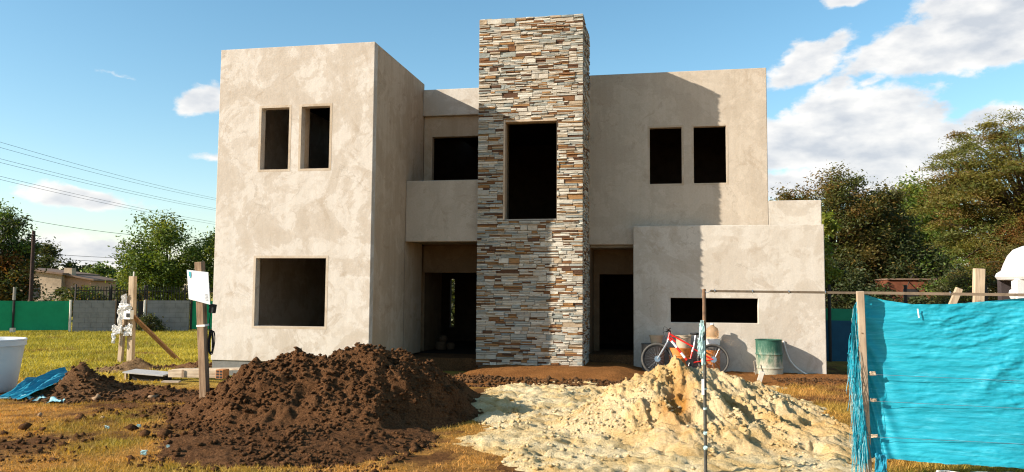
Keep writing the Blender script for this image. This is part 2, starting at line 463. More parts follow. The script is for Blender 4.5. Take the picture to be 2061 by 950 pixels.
def soil_mat(name, c, dk, lt, seed=0, sc=1.0):
    mt, nt, b = new_mat(name, .96, .08)
    P = pos(nt)
    f = noise(nt, 34*sc, 6, .7, P); g = noise(nt, 2.2*sc, 5, .6, P)
    c1 = ramp(nt, f, [(.32, dk), (.5, c), (.7, lt)])
    c1 = mixc(nt, .7, c1, ramp(nt, g, [(.35, (.72, .68, .64)), (.62, (1.15, 1.15, 1.15))]), 'MULTIPLY')
    nt.links.new(c1, b.inputs['Base Color'])
    h = math_(nt, 'ADD', noise(nt, 24*sc, 8, .72, P), math_(nt, 'MULTIPLY', noise(nt, 90*sc, 4, .6, P), .4))
    bump(nt, b, h, 1.0, .07)
    return mt
M_dirt = soil_mat('dark_topsoil', (.140, .064, .026), (.054, .024, .010), (.23, .112, .049))
M_dirt2 = soil_mat('brown_soil', (.30, .122, .034), (.17, .066, .02), (.40, .185, .062))
M_dirt3 = soil_mat('light_brown_soil', (.24, .145, .070), (.14, .08, .038), (.33, .21, .11))
M_dirt4 = soil_mat('crumbly_soil', (.165, .082, .036), (.08, .038, .016), (.25, .135, .064))
def sand_mat(name):
    mt, nt, b = new_mat(name, .95, .1)
    P = pos(nt)
    g = noise(nt, 1.5, 6, .62, P, .6); f = noise(nt, 45, 5, .7, P)
    a = N(nt, 'ShaderNodeAttribute'); a.attribute_name = 'Damp'
    c1 = ramp(nt, g, [(.33, (.58, .365, .135)), (.45, (.69, .495, .235)), (.6, (.77, .62, .37))])
    c1 = mixc(nt, math_(nt, 'MULTIPLY', a.outputs['Fac'], 1.0), c1, (.43, .20, .045))
    c1 = mixc(nt, .75, c1, ramp(nt, f, [(.3, (.70, .62, .52)), (.5, (.98, .97, .95)), (.66, (1.1, 1.1, 1.1))]), 'MULTIPLY')
    nt.links.new(c1, b.inputs['Base Color'])
    h = math_(nt, 'ADD', noise(nt, 24, 9, .76, P, .3), math_(nt, 'MULTIPLY', f, .5))
    bump(nt, b, h, .8, .065)
    return mt
M_sand = sand_mat('building_sand')
def ground_mat():
    mt, nt, b = new_mat('dry_lawn_ground', .96, .08)
    P = pos(nt)
    a = N(nt, 'ShaderNodeAttribute'); a.attribute_name = 'Col'
    f = noise(nt, 28, 6, .75, P); g = noise(nt, 4.5, 5, .65, P)
    c = mixc(nt, .9, a.outputs['Color'], ramp(nt, f, [(.30, (.40, .37, .32)), (.47, (.98, .98, .98)), (.68, (1.45, 1.4, 1.3))]), 'MULTIPLY')
    c = mixc(nt, .7, c, ramp(nt, g, [(.34, (.70, .66, .6)), (.6, (1.12, 1.12, 1.1))]), 'MULTIPLY')
    nt.links.new(c, b.inputs['Base Color'])
    bump(nt, b, math_(nt, 'ADD', noise(nt, 18, 8, .75, P), math_(nt, 'MULTIPLY', f, .6)), 1.0, .09)
    return mt
M_ground = ground_mat()

# ------------------------------------------------------------------ terrain
GZ = -0.33
def ground_h(x, y):
    n = fbm(x, y, .55, 4, 5)*.035 + fbm(x, y, 3.0, 3, 9)*.012
    far = sstep(20, 40, np.hypot(np.asarray(x)-8, np.asarray(y)))
    return GZ + n*(1-far)
# how green / how bare the lawn is at a place
def lawn_cols(x, y):
    x = np.asarray(x, float); y = np.asarray(y, float)
    far = sstep(-4.5, 1.5, y)*(1-sstep(3, 6, x))           # the greener lawn behind the heaps on the left
    gpatch = fbm(x, y, .9, 5, 21)
    verge = sstep(11.0, 12.0, x)*sstep(-9, -7, y)*(1-sstep(14, 20, x)) + np.exp(-(((x-7.0)/.5)**2+((y+5.5)/.6)**2))
    green = np.clip(.18 + .42*far + .40*np.clip(verge, 0, 1) + gpatch*.9-.06*(1-far), 0, 1)
    bare = np.clip(fbm(x, y, .8, 5, 41)*2.2 + .04 + fbm(x, y, 4.0, 5, 43, .65)*1.1 + .55*sstep(2.2, .4, np.hypot(x-.0, (y+3.9)*.8)) + .30*sstep(-4.5, -7.5, y)*(1-sstep(2, 5, x)) - .75*far, 0, 1)
    dry = np.array([.50, .255, .065]); gr = np.array([.26, .225, .030]); br = np.array([.17, .075, .026]); yl = np.array([.46, .375, .062])
    base = dry*(1-far)[..., None] + yl*far[..., None]
    c = base*(1-green)[..., None] + gr*green[..., None]
    c = c*(1-bare)[..., None] + br*bare[..., None]
    return c, green, bare

def tensor(xs, ys, zf):
    X, Y = np.meshgrid(xs, ys); Z = zf(X, Y)
    V = np.stack([X, Y, Z], -1).reshape(-1, 3)
    nx, ny = len(xs), len(ys)
    i, j = np.meshgrid(np.arange(nx-1), np.arange(ny-1)); a = (j*nx+i).ravel()
    F = np.stack([a, a+1, a+nx+1, a+nx], -1)
    return V, F
xs = np.concatenate([[-900, -400, -200, -120, -80, -60, -48], np.arange(-40, -6, .6), np.arange(-6, 16, .11), np.arange(16, 40, .8), [50, 70, 110, 200, 400, 900]])
ys = np.concatenate([[-300, -100, -50, -30, -22], np.arange(-18, -10.5, .5), np.arange(-10.5, 4, .11), np.arange(4, 24, .5), [26, 30, 36, 44, 60, 90, 150, 300, 600, 1200]])
V, F = tensor(xs, ys, ground_h)
c, _, _ = lawn_cols(V[F].mean(1)[:, 0], V[F].mean(1)[:, 1])
go = arr_mesh('ground', V, F, M_ground, smooth=True, col=np.concatenate([c, np.ones((len(c), 1))], 1))
tag(go, 'flat plot of dry yellowing lawn with bare brown patches', kind='structure')

def seg_d(x, y, pts):
    """distance to, and interpolated height along, a polyline of (x,y,h): returns max over segments of h*exp-type use"""
    out = []
    for (x0, y0, h0), (x1, y1, h1) in zip(pts[:-1], pts[1:]):
        dx, dy = x1-x0, y1-y0
        t = np.clip(((x-x0)*dx+(y-y0)*dy)/(dx*dx+dy*dy), 0, 1)
        out.append((np.hypot(x-x0-t*dx, y-y0-t*dy), h0+(h1-h0)*t))
    return out
# dark topsoil heap
def dirt_h(x, y):
    x = np.asarray(x, float); y = np.asarray(y, float)
    wx = x + fbm(x, y, .9, 3, 3)*.22; wy = y + fbm(x, y, .9, 3, 4)*.22
    h = None
    for d, hr in seg_d(x+(wx-x)*.5, y+(wy-y)*.5, [(3.66, -5.54, .46), (4.04, -5.37, .66), (4.36, -5.2, .88), (4.6, -5.18, 1.03), (4.84, -5.13, .92), (5.23, -5.05, .99), (5.6, -5.0, 1.11), (5.93, -4.7, 1.02), (6.15, -4.25, .84), (6.28, -3.4, .58), (6.3, -2.3, .30)]):
        sl = .50 + .14*sstep(-5.2, -5.9, y)
        v = hr + .05 - sl*(np.sqrt(d*d+.01)-.08)
        v = np.where(v < .18, .18*np.exp((v-.18)/.18), v)
        h = v if h is None else np.maximum(h, v)
    h = h*sstep(7.35, 6.20, x+fbm(x, y, 1.2, 3, 14)*.3)
    ap = .19*np.clip(1.15-((x-5.45)/1.75)**2-((y+6.75)/1.95)**2, 0, 1)**.6
    tongue = .15*np.exp(-(((x-2.3)/1.0)**2+((y+3.7)/.7)**2))
    h = np.maximum(np.maximum(h, ap), tongue)
    rough = .45+.55*sstep(.18, .4, h)
    e = fbm(x, y, 2.0, 5, 13, .6)
    lump = np.abs(fbm(x, y, 3.2, 4, 23, .6))
    h = h - .085 + (e*.10*sstep(.0, .35, h) + e*.045)*rough + (lump-.15)*.17*sstep(.1, .5, h) + (np.abs(fbm(x, y, 1.7, 3, 24, .5))-.2)*.16*sstep(.2, .6, h) + fbm(x, y, 8, 5, 33, .74)*.070*sstep(-.02, .25, h)*rough+fbm(x, y, 16, 3, 34, .7)*.030
    return h
def heap(name, x0, x1, y0, y1, st, hf, mat, keep=-.03, parent=None, damp=None, zoff=0.0):
    X = np.arange(x0, x1+st, st); Y = np.arange(y0, y1+st, st)
    V, F = tensor(X, Y, lambda a, b: ground_h(a, b)+hf(a, b)+zoff)
    h = hf(V[:, 0], V[:, 1])
    k = (h > keep)[F].any(1); F = F[k]
    used = np.unique(F); mp_ = np.full(len(V), -1); mp_[used] = np.arange(len(used))
    o = arr_mesh(name, V[used], mp_[F], mat, parent, smooth=True)
    if damp is not None:
        a = o.data.attributes.new('Damp', 'FLOAT', 'POINT'); a.data.foreach_set('value', damp(V[used][:, 0], V[used][:, 1]).astype(np.float32))
    return o
def lumps(name, P, size, mat, parent, kind='stuff', label=None, flat=.75):
    """crumbs: squashed, dented octahedra, all in one mesh"""
    n = len(P)
    base = np.array([(1, 0, 0), (0, 1, 0), (-1, 0, 0), (0, -1, 0), (.0, .0, 1), (0, 0, -1), (.62, .62, .55), (-.62, .62, .5), (-.62, -.62, .55), (.62, -.62, .5)], float)
    tri = np.array([(0, 6, 9), (6, 0, 1), (7, 1, 2), (8, 2, 3), (9, 3, 0), (6, 1, 7), (7, 2, 8), (8, 3, 9), (4, 9, 6), (4, 6, 7), (4, 7, 8), (4, 8, 9), (5, 1, 0), (5, 2, 1), (5, 3, 2), (5, 0, 3)])
    an = rng.uniform(0, 6.28, n); ca, sa_ = np.cos(an), np.sin(an)
    vv = base[None]*rng.uniform(.45, 1.4, (n, 10, 1))*np.asarray(size)[:, None, None]*np.array([1, 1, flat])*rng.uniform(.75, 1.3, (n, 1, 3))
    x = vv[..., 0]*ca[:, None]-vv[..., 1]*sa_[:, None]; y = vv[..., 0]*sa_[:, None]+vv[..., 1]*ca[:, None]
    vv = np.stack([x, y, vv[..., 2]], -1)+P[:, None]
    F = (tri[None]+(np.arange(n)*10)[:, None, None]).reshape(-1, 3)
    o = arr_mesh(name, vv.reshape(-1, 3), F, mat, parent)
    if kind: o['kind'] = kind
    return o
def scatter_on(hf, x0, x1, y0, y1, n, keepf, sink=.3, smin=.008, smax=.03, pw=3.0):
    x = rng.uniform(x0, x1, n); y = rng.uniform(y0, y1, n); h = hf(x, y)
    k = keepf(x, y, h); x, y, h = x[k], y[k], h[k]
    s_ = smin+(smax-smin)*rng.uniform(0, 1, len(x))**pw
    return np.stack([x, y, ground_h(x, y)+np.maximum(h, 0)+s_*.25], -1), s_

dp = empty('dirt_heap', (5.2, -5.1, GZ), 'large heap of dark brown topsoil in front of the left block of the house', 'soil heap')
heap('soil_mound', 1.0, 8.2, -9.0, -1.2, .027, dirt_h, M_dirt, parent=dp)
P1, s1 = scatter_on(dirt_h, 1.2, 8.0, -9.0, -1.6, 80000, lambda x, y, h: (h > -.01) & (fbm(x, y, 1.6, 4, 66)*.9+.50*sstep(.16, .4, h)-.16 > rng.uniform(-.3, .6, len(x))), smin=.004, smax=.046, pw=5.5)
lumps('soil_clod', P1, s1, M_dirt, dp)
P1, s1 = scatter_on(lambda x, y: dirt_h(x, y), 1.4, 7.1, -9.1, -2.5, 5200, lambda x, y, h: (h > -.10) & (h < .0) & (fbm(x, y, 1.3, 3, 88) > -.05), smin=.008, smax=.05, pw=3)
lumps('soil_clod', P1, s1, M_dirt, dp)

# levelled brown soil at the foot of the stone tower
def bed_h(x, y):
    e = fbm(x, y, 1.6, 4, 57)
    a = .055*np.clip(np.minimum(np.minimum((x-5.3)*1.2, (9.75-x)*1.2), np.minimum((y+.75+e*.5+.28*(x-7.5)*-.28)*1.1, (4.4-y)*2))*3, -1.2, 1)
    a = a + .15*sstep(-.7, 1.2, y)*sstep(5.2, 6.0, x)*sstep(9.6, 8.8, x)
    hollow = .04*np.exp(-(((x-5.6)/.7)**2+((y-1.5)/.5)**2))
    b = .05*np.clip(np.minimum(np.minimum((x-9.0)*2, (15-x)*2), np.minimum((y-1.15+e*.5)*1.6, (3.6-y)*3))*3, -1.2, 1)
    return np.maximum(a-hollow, b) + fbm(x, y, 9, 3, 61, .6)*.02 - .004
so_ = heap('soil_bed', 4.8, 15.2, -1.8, 4.6, .06, bed_h, M_dirt2, keep=-.02)
tag(so_, 'levelled strip of reddish brown soil along the foot of the house', kind='structure')
P1, s1 = scatter_on(bed_h, 5.2, 9.9, -1.3, .6, 3600, lambda x, y, h: (h > -.02) & (h < .11), smin=.008, smax=.055, pw=2.6)
P2, s2 = scatter_on(bed_h, 12.2, 15, .9, 2.2, 900, lambda x, y, h: (h > -.02), smin=.008, smax=.045, pw=2.6)
lumps('soil_crumbs', np.concatenate([P1, P2]), np.concatenate([s1, s2]), M_dirt4, None)
tag(bpy.data.objects['soil_crumbs'], 'dark crumbs of soil along the front edge of the soil strip', kind='stuff')

# sand
RIDGE = [(9.75, -4.95, .62), (10.02, -4.83, .92), (10.35, -4.78, .84), (10.9, -4.68, .83), (11.2, -4.7, .74), (11.5, -5.1, .55), (11.75, -5.7, .36), (11.85, -6.3, .22)]
def sandp_h(x, y):
    x = np.asarray(x, float); y = np.asarray(y, float)
    wx = x + fbm(x, y, 1.1, 4, 73)*.20; wy = y + fbm(x, y, 1.1, 4, 74)*.20
    h = None
    for d, hr in seg_d(wx, wy, RIDGE):
        sl = .54 - .17*sstep(-4.9, -5.7, y)*sstep(9.4, 10.3, x)
        v = hr - sl*(np.sqrt(d*d+.004)-.06)
        v = np.where(v < .13, .13*np.exp((np.minimum(v, .13)-.13)/.13), v)
        h = v if h is None else np.maximum(h, v)
    # eroded furrows and rills running down both flanks
    u = (x*.72 - y*.69); w = (x*.69 + y*.72)
    ww_ = fbm(x, y, 1.4, 4, 90)*.22
    fl = sstep(10.3, 10.9, x)
    fur = fbm(u*.7, (w+ww_)*3.6, 1.0, 3, 91, .5)
    fur2 = np.abs(fbm(u*1.2+7, (w+ww_)*6.5, 1.0, 4, 92, .6))
    lu = (x*.45-y*.9); lw = (x*.9+y*.45)
    lef = fbm((lw+ww_)*2.6, lu*.6, 1.0, 3, 93, .5)
    lef2 = np.abs(fbm((lw+ww_)*6.0, lu*1.1, 1.0, 4, 94, .6))
    mk = sstep(.05, .4, h)
    mk = mk*(.4+.6*sstep(.12, .5, h))
    h = h + mk*(fur*.20*fl - (fur2-.2)*.20*fl + lef*.12*(1-fl) - (lef2-.2)*.15*(1-fl) + fbm(x, y, 2.4, 4, 95, .6)*.09)
    # spade cuts and slumps: a scarp that faces down the slope, hollow below it
    for (gx, gy, an, wd, dep, ln) in ((10.80, -5.55, -50, .20, .17, .40), (11.25, -5.35, -45, .14, .14, .35), (11.45, -5.75, -45, .13, .12, .35), (11.0, -6.25, -55, .16, .10, .35), (11.7, -5.4, -40, .10, .10, .3),
                                      (10.08, -5.35, -85, .13, .16, .45), (10.2, -6.0, -60, .12, .12, .35), (9.55, -5.4, -120, .16, .08, .3), (10.5, -5.0, -60, .10, .10, .25), (11.05, -4.85, -55, .12, .10, .25), (9.75, -5.9, -110, .15, .08, .3), (10.65, -6.6, -70, .18, .10, .3), (11.3, -6.7, -60, .12, .10, .3), (10.95, -7.0, -60, .13, .09, .28), (11.55, -6.35, -50, .10, .10, .3), (9.9, -6.6, -90, .14, .09, .3), (10.35, -7.1, -70, .16, .07, .25), (9.4, -6.3, -120, .14, .08, .3), (11.05, -5.15, -50, .09, .09, .2), (10.45, -5.7, -70, .10, .11, .35)):
        ca, sa_ = math.cos(R(an)), math.sin(R(an))
        a = (x-gx)*ca+(y-gy)*sa_ + fbm(x, y, 5, 3, 111)*.09; b_ = -(x-gx)*sa_+(y-gy)*ca + fbm(x, y, 5, 3, 112)*.06
        h = h - dep*np.exp(-(b_/wd)**4)*sstep(-.015, .03, a)*np.exp(-np.maximum(a, 0)/ln)
    # upright crumbling block left standing at the top
    blk = sstep(.19, .12, np.abs(x-10.03+fbm(x, y, 4, 3, 115)*.1))*sstep(.20, .12, np.abs(y+4.86+fbm(x, y, 4, 3, 116)*.1))
    h = h + blk*.06
    h = h + fbm(x, y, 9, 6, 99, .80)*(.040+.045*sstep(.2, .55, h))*sstep(.02, .2, h)
    return h-.055
XL = ([-9.5, -7.9, -7.0, -6.35, -6.15, -5.6, -5.0, -4.4, -3.6, -2.4, -1.2, .3], [9.6, 8.5, 7.75, 7.1, 7.35, 7.5, 7.35, 6.85, 6.75, 6.75, 6.7, 6.9])
XR = ([-9.5, -8, -6.7, -5.5, -4, -2, 0, 1.4], [12.6, 12.3, 12.15, 12.5, 12.4, 12.3, 12.2, 12.0])
def sand_h(x, y):
    x = np.asarray(x, float); y = np.asarray(y, float)
    xl = np.interp(y, *XL); xr = np.interp(y, *XR)
    d = np.minimum(np.minimum(x-xl, xr-x), (.35 + .10*(x-9) - y)*.9)
    d = d + fbm(x, y, 1.3, 4, 101)*.42
    h = np.clip(d*.13, -.12, .045)
    foot = fbm(x, y, 2.7, 3, 103)*.05 - (np.abs(fbm(x, y, 4.2, 4, 105, .6))-.2)*.085 + fbm(x, y, 9, 5, 106, .8)*.05 + np.clip(fbm(x, y, 6, 2, 113)*2.4, -1, 1)*.013
    return h + foot*sstep(-.02, .03, h) + fbm(x, y, 15, 3, 107)*.010 + .006
def dmp(x, y):
    a = np.exp(-(((x-10.12)/.17)**2+((y+5.7)/.5)**2))*.9 + np.exp(-(((x-10.35)/.3)**2+((y+5.05)/.12)**2))*.35
    return np.clip(a + .22 + np.clip(fbm(x, y, 1.7, 5, 109)*1.3-.25, 0, .6)*sstep(.05, .3, sandp_h(x, y)), 0, 1)
ss = heap('sand_path', 6.0, 13.0, -10.2, 1.6, .036, sand_h, M_sand, keep=-.02, damp=lambda x, y: x*0)
tag(ss, 'trampled spread of pale building sand between the two heaps', kind='structure')
sp = empty('sand_heap', (10.4, -5.2, GZ), 'big eroded heap of pale yellow sand in front of the bicycle', 'sand heap')
heap('sand_mound', 7.9, 13.0, -9.2, -2.6, .018, sandp_h, M_sand, keep=-.01, parent=sp, damp=dmp)
P1, s1 = scatter_on(lambda x, y: np.maximum(sandp_h(x, y), 0), 8.2, 12.6, -8.6, -3.2, 16000, lambda x, y, h: (h > .02) & (fbm(x, y, 2.2, 3, 55) > .0), smin=.004, smax=.036, pw=5)
lumps('sand_lump', P1, s1, M_sand, sp)
P1, s1 = scatter_on(sand_h, 6.4, 12.6, -9.5, .6, 9000, lambda x, y, h: (h > 0) & (fbm(x, y, 1.5, 3, 56) > .0), smin=.004, smax=.04, pw=5)
o = lumps('sand_lumps', P1, s1, M_sand, None)
tag(o, 'loose lumps lying on the trampled sand', kind='stuff')

# the smaller heaps on the left
def small_heap(name, cx, cy, hh, rx, ry, mat, label, seed, nl=900, cat='soil heap', smax=.05):
    def hf(x, y):
        wx = x+fbm(x, y, 1.6, 4, seed)*.25; wy = y+fbm(x, y, 1.6, 4, seed+1)*.25
        d = np.sqrt(((wx-cx)/rx)**2+((wy-cy)/ry)**2+.004)
        return hh*np.exp(-d*1.5)*1.05 - .06*hh - .03 + np.abs(fbm(x, y, 4, 4, seed+2, .6))*.12*hh*sstep(1.6, .3, d) + fbm(x, y, 9, 3, seed+3)*.02 - .03*sstep(1.0, 2.0, d)
    e_ = empty(name, (cx, cy, GZ), label, cat)
    heap('soil_mound', cx-rx*2.2, cx+rx*2.2, cy-ry*2.2, cy+ry*2.2, .04, hf, mat, parent=e_)
    P_, s_ = scatter_on(hf, cx-rx*2, cx+rx*2, cy-ry*2, cy+ry*2, nl, lambda x, y, h: h > -.03, smin=.008, smax=smax, pw=2.6)
    lumps('soil_clod', P_, s_, mat, e_)
    return hf
small_heap('dirt_heap', -.33, -3.55, .66, .72, .75, M_dirt4, 'small heap of crumbly brown soil beside the crumpled blue tarpaulin', 140, 2600)
small_heap('dirt_heap', -2.35, .5, .36, .62, .6, M_dirt3, 'small light brown mound at the foot of the two timber posts', 150, 500)
small_heap('dirt_heap', -1.1, 1.3, .22, .9, .45, M_dirt4, 'low crumbly mound of soil behind the loose planks', 160, 900)
small_heap('dirt_heap', -2.15, -5.0, .17, .8, .5, M_dirt4, 'low reddish spill of soil in front of the white tank', 170, 900)
small_heap('dirt_heap', 1.2, -3.5, .22, 1.1, .6, M_dirt, 'low scattered spill of dark soil left of the sign post', 180, 1500)

# ------------------------------------------------------------------ the house
house = empty('house', (6.8, 0, GZ), 'unfinished two storey house of bare plaster with a stone clad tower and empty windows', 'house')
BV = .014
TX = 3.70
left_h = [(1.05, 1.72, 4.24, 5.63), (2.015, 2.687, 4.24, 5.63), (1.02, 2.676, .771, 2.263)]
wall_panel(0, TX, 0, 7.02, 0, .2, left_h).build('front_wall', M_plA, house, bevel=BV)
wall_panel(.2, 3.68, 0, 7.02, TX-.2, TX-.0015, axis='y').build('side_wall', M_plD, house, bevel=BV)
wall_panel(.2, 9.0, 0, 7.02, .0015, .2, axis='y').build('side_wall', M_plA, house, bevel=BV)
wall_panel(.02, TX-.02, -.36, 0, .03, .19).build('foundation', M_strip, house)
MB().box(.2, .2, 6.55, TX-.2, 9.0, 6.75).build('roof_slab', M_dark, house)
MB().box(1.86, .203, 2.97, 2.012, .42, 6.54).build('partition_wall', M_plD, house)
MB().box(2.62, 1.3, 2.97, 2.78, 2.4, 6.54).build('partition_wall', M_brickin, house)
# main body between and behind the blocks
wall_panel(TX, 8.06, 2.05, 2.778, 3.79, 3.96).build('door_lintel', M_raw_shade, house, bevel=BV)
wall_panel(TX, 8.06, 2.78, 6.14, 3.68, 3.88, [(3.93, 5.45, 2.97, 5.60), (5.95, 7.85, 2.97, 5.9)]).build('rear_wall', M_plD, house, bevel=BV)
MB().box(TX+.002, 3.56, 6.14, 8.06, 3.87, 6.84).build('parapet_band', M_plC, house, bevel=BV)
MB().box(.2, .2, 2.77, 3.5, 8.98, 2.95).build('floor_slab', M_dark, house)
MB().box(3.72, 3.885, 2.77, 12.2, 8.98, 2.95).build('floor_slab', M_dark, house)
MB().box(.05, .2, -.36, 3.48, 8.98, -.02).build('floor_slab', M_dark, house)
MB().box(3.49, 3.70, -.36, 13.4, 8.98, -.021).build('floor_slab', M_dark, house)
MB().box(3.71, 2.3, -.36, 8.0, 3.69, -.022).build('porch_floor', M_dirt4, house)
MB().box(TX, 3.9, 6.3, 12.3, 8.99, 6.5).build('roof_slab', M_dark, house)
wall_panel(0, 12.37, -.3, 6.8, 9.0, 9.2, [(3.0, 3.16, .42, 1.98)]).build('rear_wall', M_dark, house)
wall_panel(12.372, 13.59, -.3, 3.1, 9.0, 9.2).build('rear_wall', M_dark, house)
MB().box(3.48, 3.965, 0, 3.692, 5.6, 2.76).build('partition_wall', M_raw_shade, house)
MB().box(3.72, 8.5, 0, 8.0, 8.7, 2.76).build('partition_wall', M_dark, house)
# trowelled bands round the window openings
def surround(holes, y, w=.055, sides=(1, 1, 1, 1)):
    for (a, b_, z0, z1) in holes:
        mb = MB()
        mb.box(a-w, y-.003, z1+.001, b_+w, y+.02, z1+w); mb.box(a-w, y-.003, z0-w, b_+w, y+.02, z0-.001)
        mb.box(a-w, y-.0029, z0-.001, a-.001, y+.02, z1+.001); mb.box(b_+.001, y-.0029, z0-.001, b_+w, y+.02, z1+.001)
        mb.build('window_surround', M_surr, house)
surround(left_h, 0)
MB().box(TX-.004, 2.268, .02, TX+.0022, 2.281, 2.76).build('wall_joint', M_mortar, house)
# balcony
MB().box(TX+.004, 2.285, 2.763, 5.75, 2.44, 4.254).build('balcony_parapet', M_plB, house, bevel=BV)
MB().box(TX+.004, 2.442, 2.78, 5.75, 3.678, 2.96).build('balcony_slab', M_conc, house)
# right-hand blocks
r_h = [(9.551, 10.333, 4.271, 5.685), (10.625, 11.402, 4.271, 5.685)]
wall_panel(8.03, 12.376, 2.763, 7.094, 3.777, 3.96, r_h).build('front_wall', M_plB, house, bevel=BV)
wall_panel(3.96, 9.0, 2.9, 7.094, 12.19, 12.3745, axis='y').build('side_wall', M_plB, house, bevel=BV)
surround(r_h, 3.777, .05)
wall_panel(3.77, 6.0, -.02, 2.76, 7.88, 8.055, axis='y').build('cross_wall', M_raw_shade, house)
wall_panel(8.0, 9.3, 2.05, 2.763, 4.9, 5.08).build('door_lintel', M_raw_shade, house)
wall_panel(8.0, 8.20, -.02, 2.05, 4.901, 5.08).build('door_jamb', M_raw_shade, house)
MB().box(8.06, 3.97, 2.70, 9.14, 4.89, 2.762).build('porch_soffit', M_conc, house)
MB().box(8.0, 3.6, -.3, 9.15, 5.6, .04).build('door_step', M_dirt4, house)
l_h = [(10.04, 12.079, .862, 1.447)]
wall_panel(9.149, 13.595, -.4, 3.205, 3.524, 3.72, l_h).build('front_wall', M_plC, house, bevel=BV)
wall_panel(3.72, 9.0, -.4, 3.205, 13.4, 13.5935, axis='y').build('side_wall', M_plC, house, bevel=BV)
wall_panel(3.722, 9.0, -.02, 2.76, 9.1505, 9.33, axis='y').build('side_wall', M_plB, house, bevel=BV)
MB().box(12.378, 3.779, 3.206, 13.592, 3.94, 3.814).build('roof_parapet', M_plC, house, bevel=BV)
MB().box(12.38, 3.941, 3.0, 13.39, 8.99, 3.15).build('roof_slab', M_dark, house)
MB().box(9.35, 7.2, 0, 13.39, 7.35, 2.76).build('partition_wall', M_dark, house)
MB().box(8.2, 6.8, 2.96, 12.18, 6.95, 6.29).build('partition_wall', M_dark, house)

# stone tower: dark mortar core clad with ledge stones
SX0, SX1, SY, SZ1, SYB = 5.566, 8.063, 2.021, 8.085, 3.76
wx0, wx1, wz0, wz1 = 6.184, 7.460, 3.236, 5.624
tower = wall_panel(SX0+.05, SX1-.04, -.3, SZ1-.03, SY+.035, SY+.22, [(wx0, wx1, wz0, wz1)]).build('stone_tower', M_mortar, house)
wall_panel(SY+.22, SYB, -.3, SZ1-.03, SX1-.24, SX1-.042, axis='y').build('tower_wall', M_mortar, tower)
wall_panel(SY+.22, SYB+.1, -.3, SZ1-.03, SX0+.052, SX0+.24, axis='y').build('tower_wall', M_mortar, tower)
wall_panel(SX0+.24, SX1-.24, 6.5, SZ1-.032, SYB-.18, SYB-.002).build('tower_wall', M_mortar, tower)
MB().box(SX0+.24, SY+.22, 7.4, SX1-.24, SYB-.18, 7.55).build('tower_roof', M_conc, tower)
# timber and plaster lining of the tower window
MB().box(wx0-.002, SY-.006, wz0, wx0+.038, SY+.24, wz1).build('window_lining', M_plD, tower)
MB().box(wx1-.012, SY+.02, wz0, wx1+.002, SY+.24, wz1).build('window_lining', M_mortar, tower)
MB().box(wx0+.04, SY+.004, wz1-.05, wx1-.014, SY+.24, wz1+.002).build('window_lining', M_plD, tower)
MB().box(wx0+.04, SY+.03, wz0-.004, wx1-.014, SY+.24, wz0+.03).build('window_lining', M_conc, tower)

def stones_for(u0, u1, z0, z1, hole=None, seed=1, lmean=.34):
    """ledgestone layout: bands cut into blocks, each block split into one to three thin stones"""
    q = random.Random(seed); out = []
    z = z0
    while z < z1-.01:
        bh = q.choice((.07, .085, .10, .115, .13)); bh = min(bh, z1-z)
        if z1-(z+bh) < .045: bh = z1-z
        u = u0
        while u < u1-.001:
            L = max(.10, q.gauss(lmean, .14)); L = min(L, u1-u)
            if u1-(u+L) < .09: L = u1-u
            k = q.choice((1, 2, 3, 3, 3, 4)) if bh > .09 else q.choice((1, 2, 2, 3))
            if k == 1 and q.random() < .5: k = 2
            cuts = sorted([0]+[(i+q.uniform(-.22, .22))/k for i in range(1, k)]+[1])
            for a, b in zip(cuts[:-1], cuts[1:]):
                za, zb = z+a*bh, z+b*bh
                ua, ub = u, u+L
                parts = [(ua, ub)]
                if (ub-ua) > .26 and q.random() < .5:
                    c_ = ua+(ub-ua)*q.uniform(.3, .7); parts = [(ua, c_), (c_, ub)]
                for (p0, p1) in parts:
                    if hole and p1 > hole[0] and p0 < hole[1] and zb > hole[2]+.01 and za < hole[3]-.01:
                        for (s0, s1_) in ((p0, min(p1, hole[0])), (max(p0, hole[1]), p1)):
                            if s1_-s0 > .03: out.append((s0, s1_, za, zb))
                    else: out.append((p0, p1, za, zb))
            u += L
        z += bh
    return out
def stone_unit(seed):
    """unit stone: x,z in -.5...5, front at y=-1, chipped uneven front edge"""
    q = random.Random(seed); V = []
    for (x, z) in ((-.5, -.5), (.5, -.5), (.5, .5), (-.5, .5)): V.append((x, 0.6, z))
    for (x, z) in ((-.5, -.5), (0+q.uniform(-.2, .2), -.5), (.5, -.5), (.5, .5), (0+q.uniform(-.2, .2), .5), (-.5, .5)):
        V.append((x*(1+q.uniform(-.02, .0)), -.55+q.uniform(-.15, .15), z*(1+q.uniform(-.05, 0))))
    for (x, z) in ((-.5, -.5), (0, -.5), (.5, -.5), (.5, .5), (0, .5), (-.5, .5)):
        V.append((x*.97+q.uniform(-.012, .012), -1+q.uniform(0, .35), z*(.88+q.uniform(-.10, .08))))
    F = [(0, 1, 6, 5, 4), (1, 2, 7, 6), (2, 3, 9, 8, 7), (3, 0, 4, 9),
         (4, 5, 11, 10), (5, 6, 12, 11), (6, 7, 13, 12), (7, 8, 14, 13), (8, 9, 15, 14), (9, 4, 10, 15), (10, 11, 14, 15), (11, 12, 13, 14)]
    return V, F
units = [stone_unit(i) for i in range(14)]
umesh = []
for i, (V_, F_) in enumerate(units):
    me = bpy.data.meshes.new('stone'); me.from_pydata(V_, [], F_); me.materials.append(M_stone); umesh.append(me)
lay = stones_for(SX0, SX1, -.14, SZ1, (wx0-.0, wx1+.0, wz0-.01, wz1), 5)
lay.sort(key=lambda s_: -(s_[1]-s_[0])*(s_[3]-s_[2]))
q = random.Random(31)
VV = []; FF = {}; FC = []
small_F = []; small_C = []
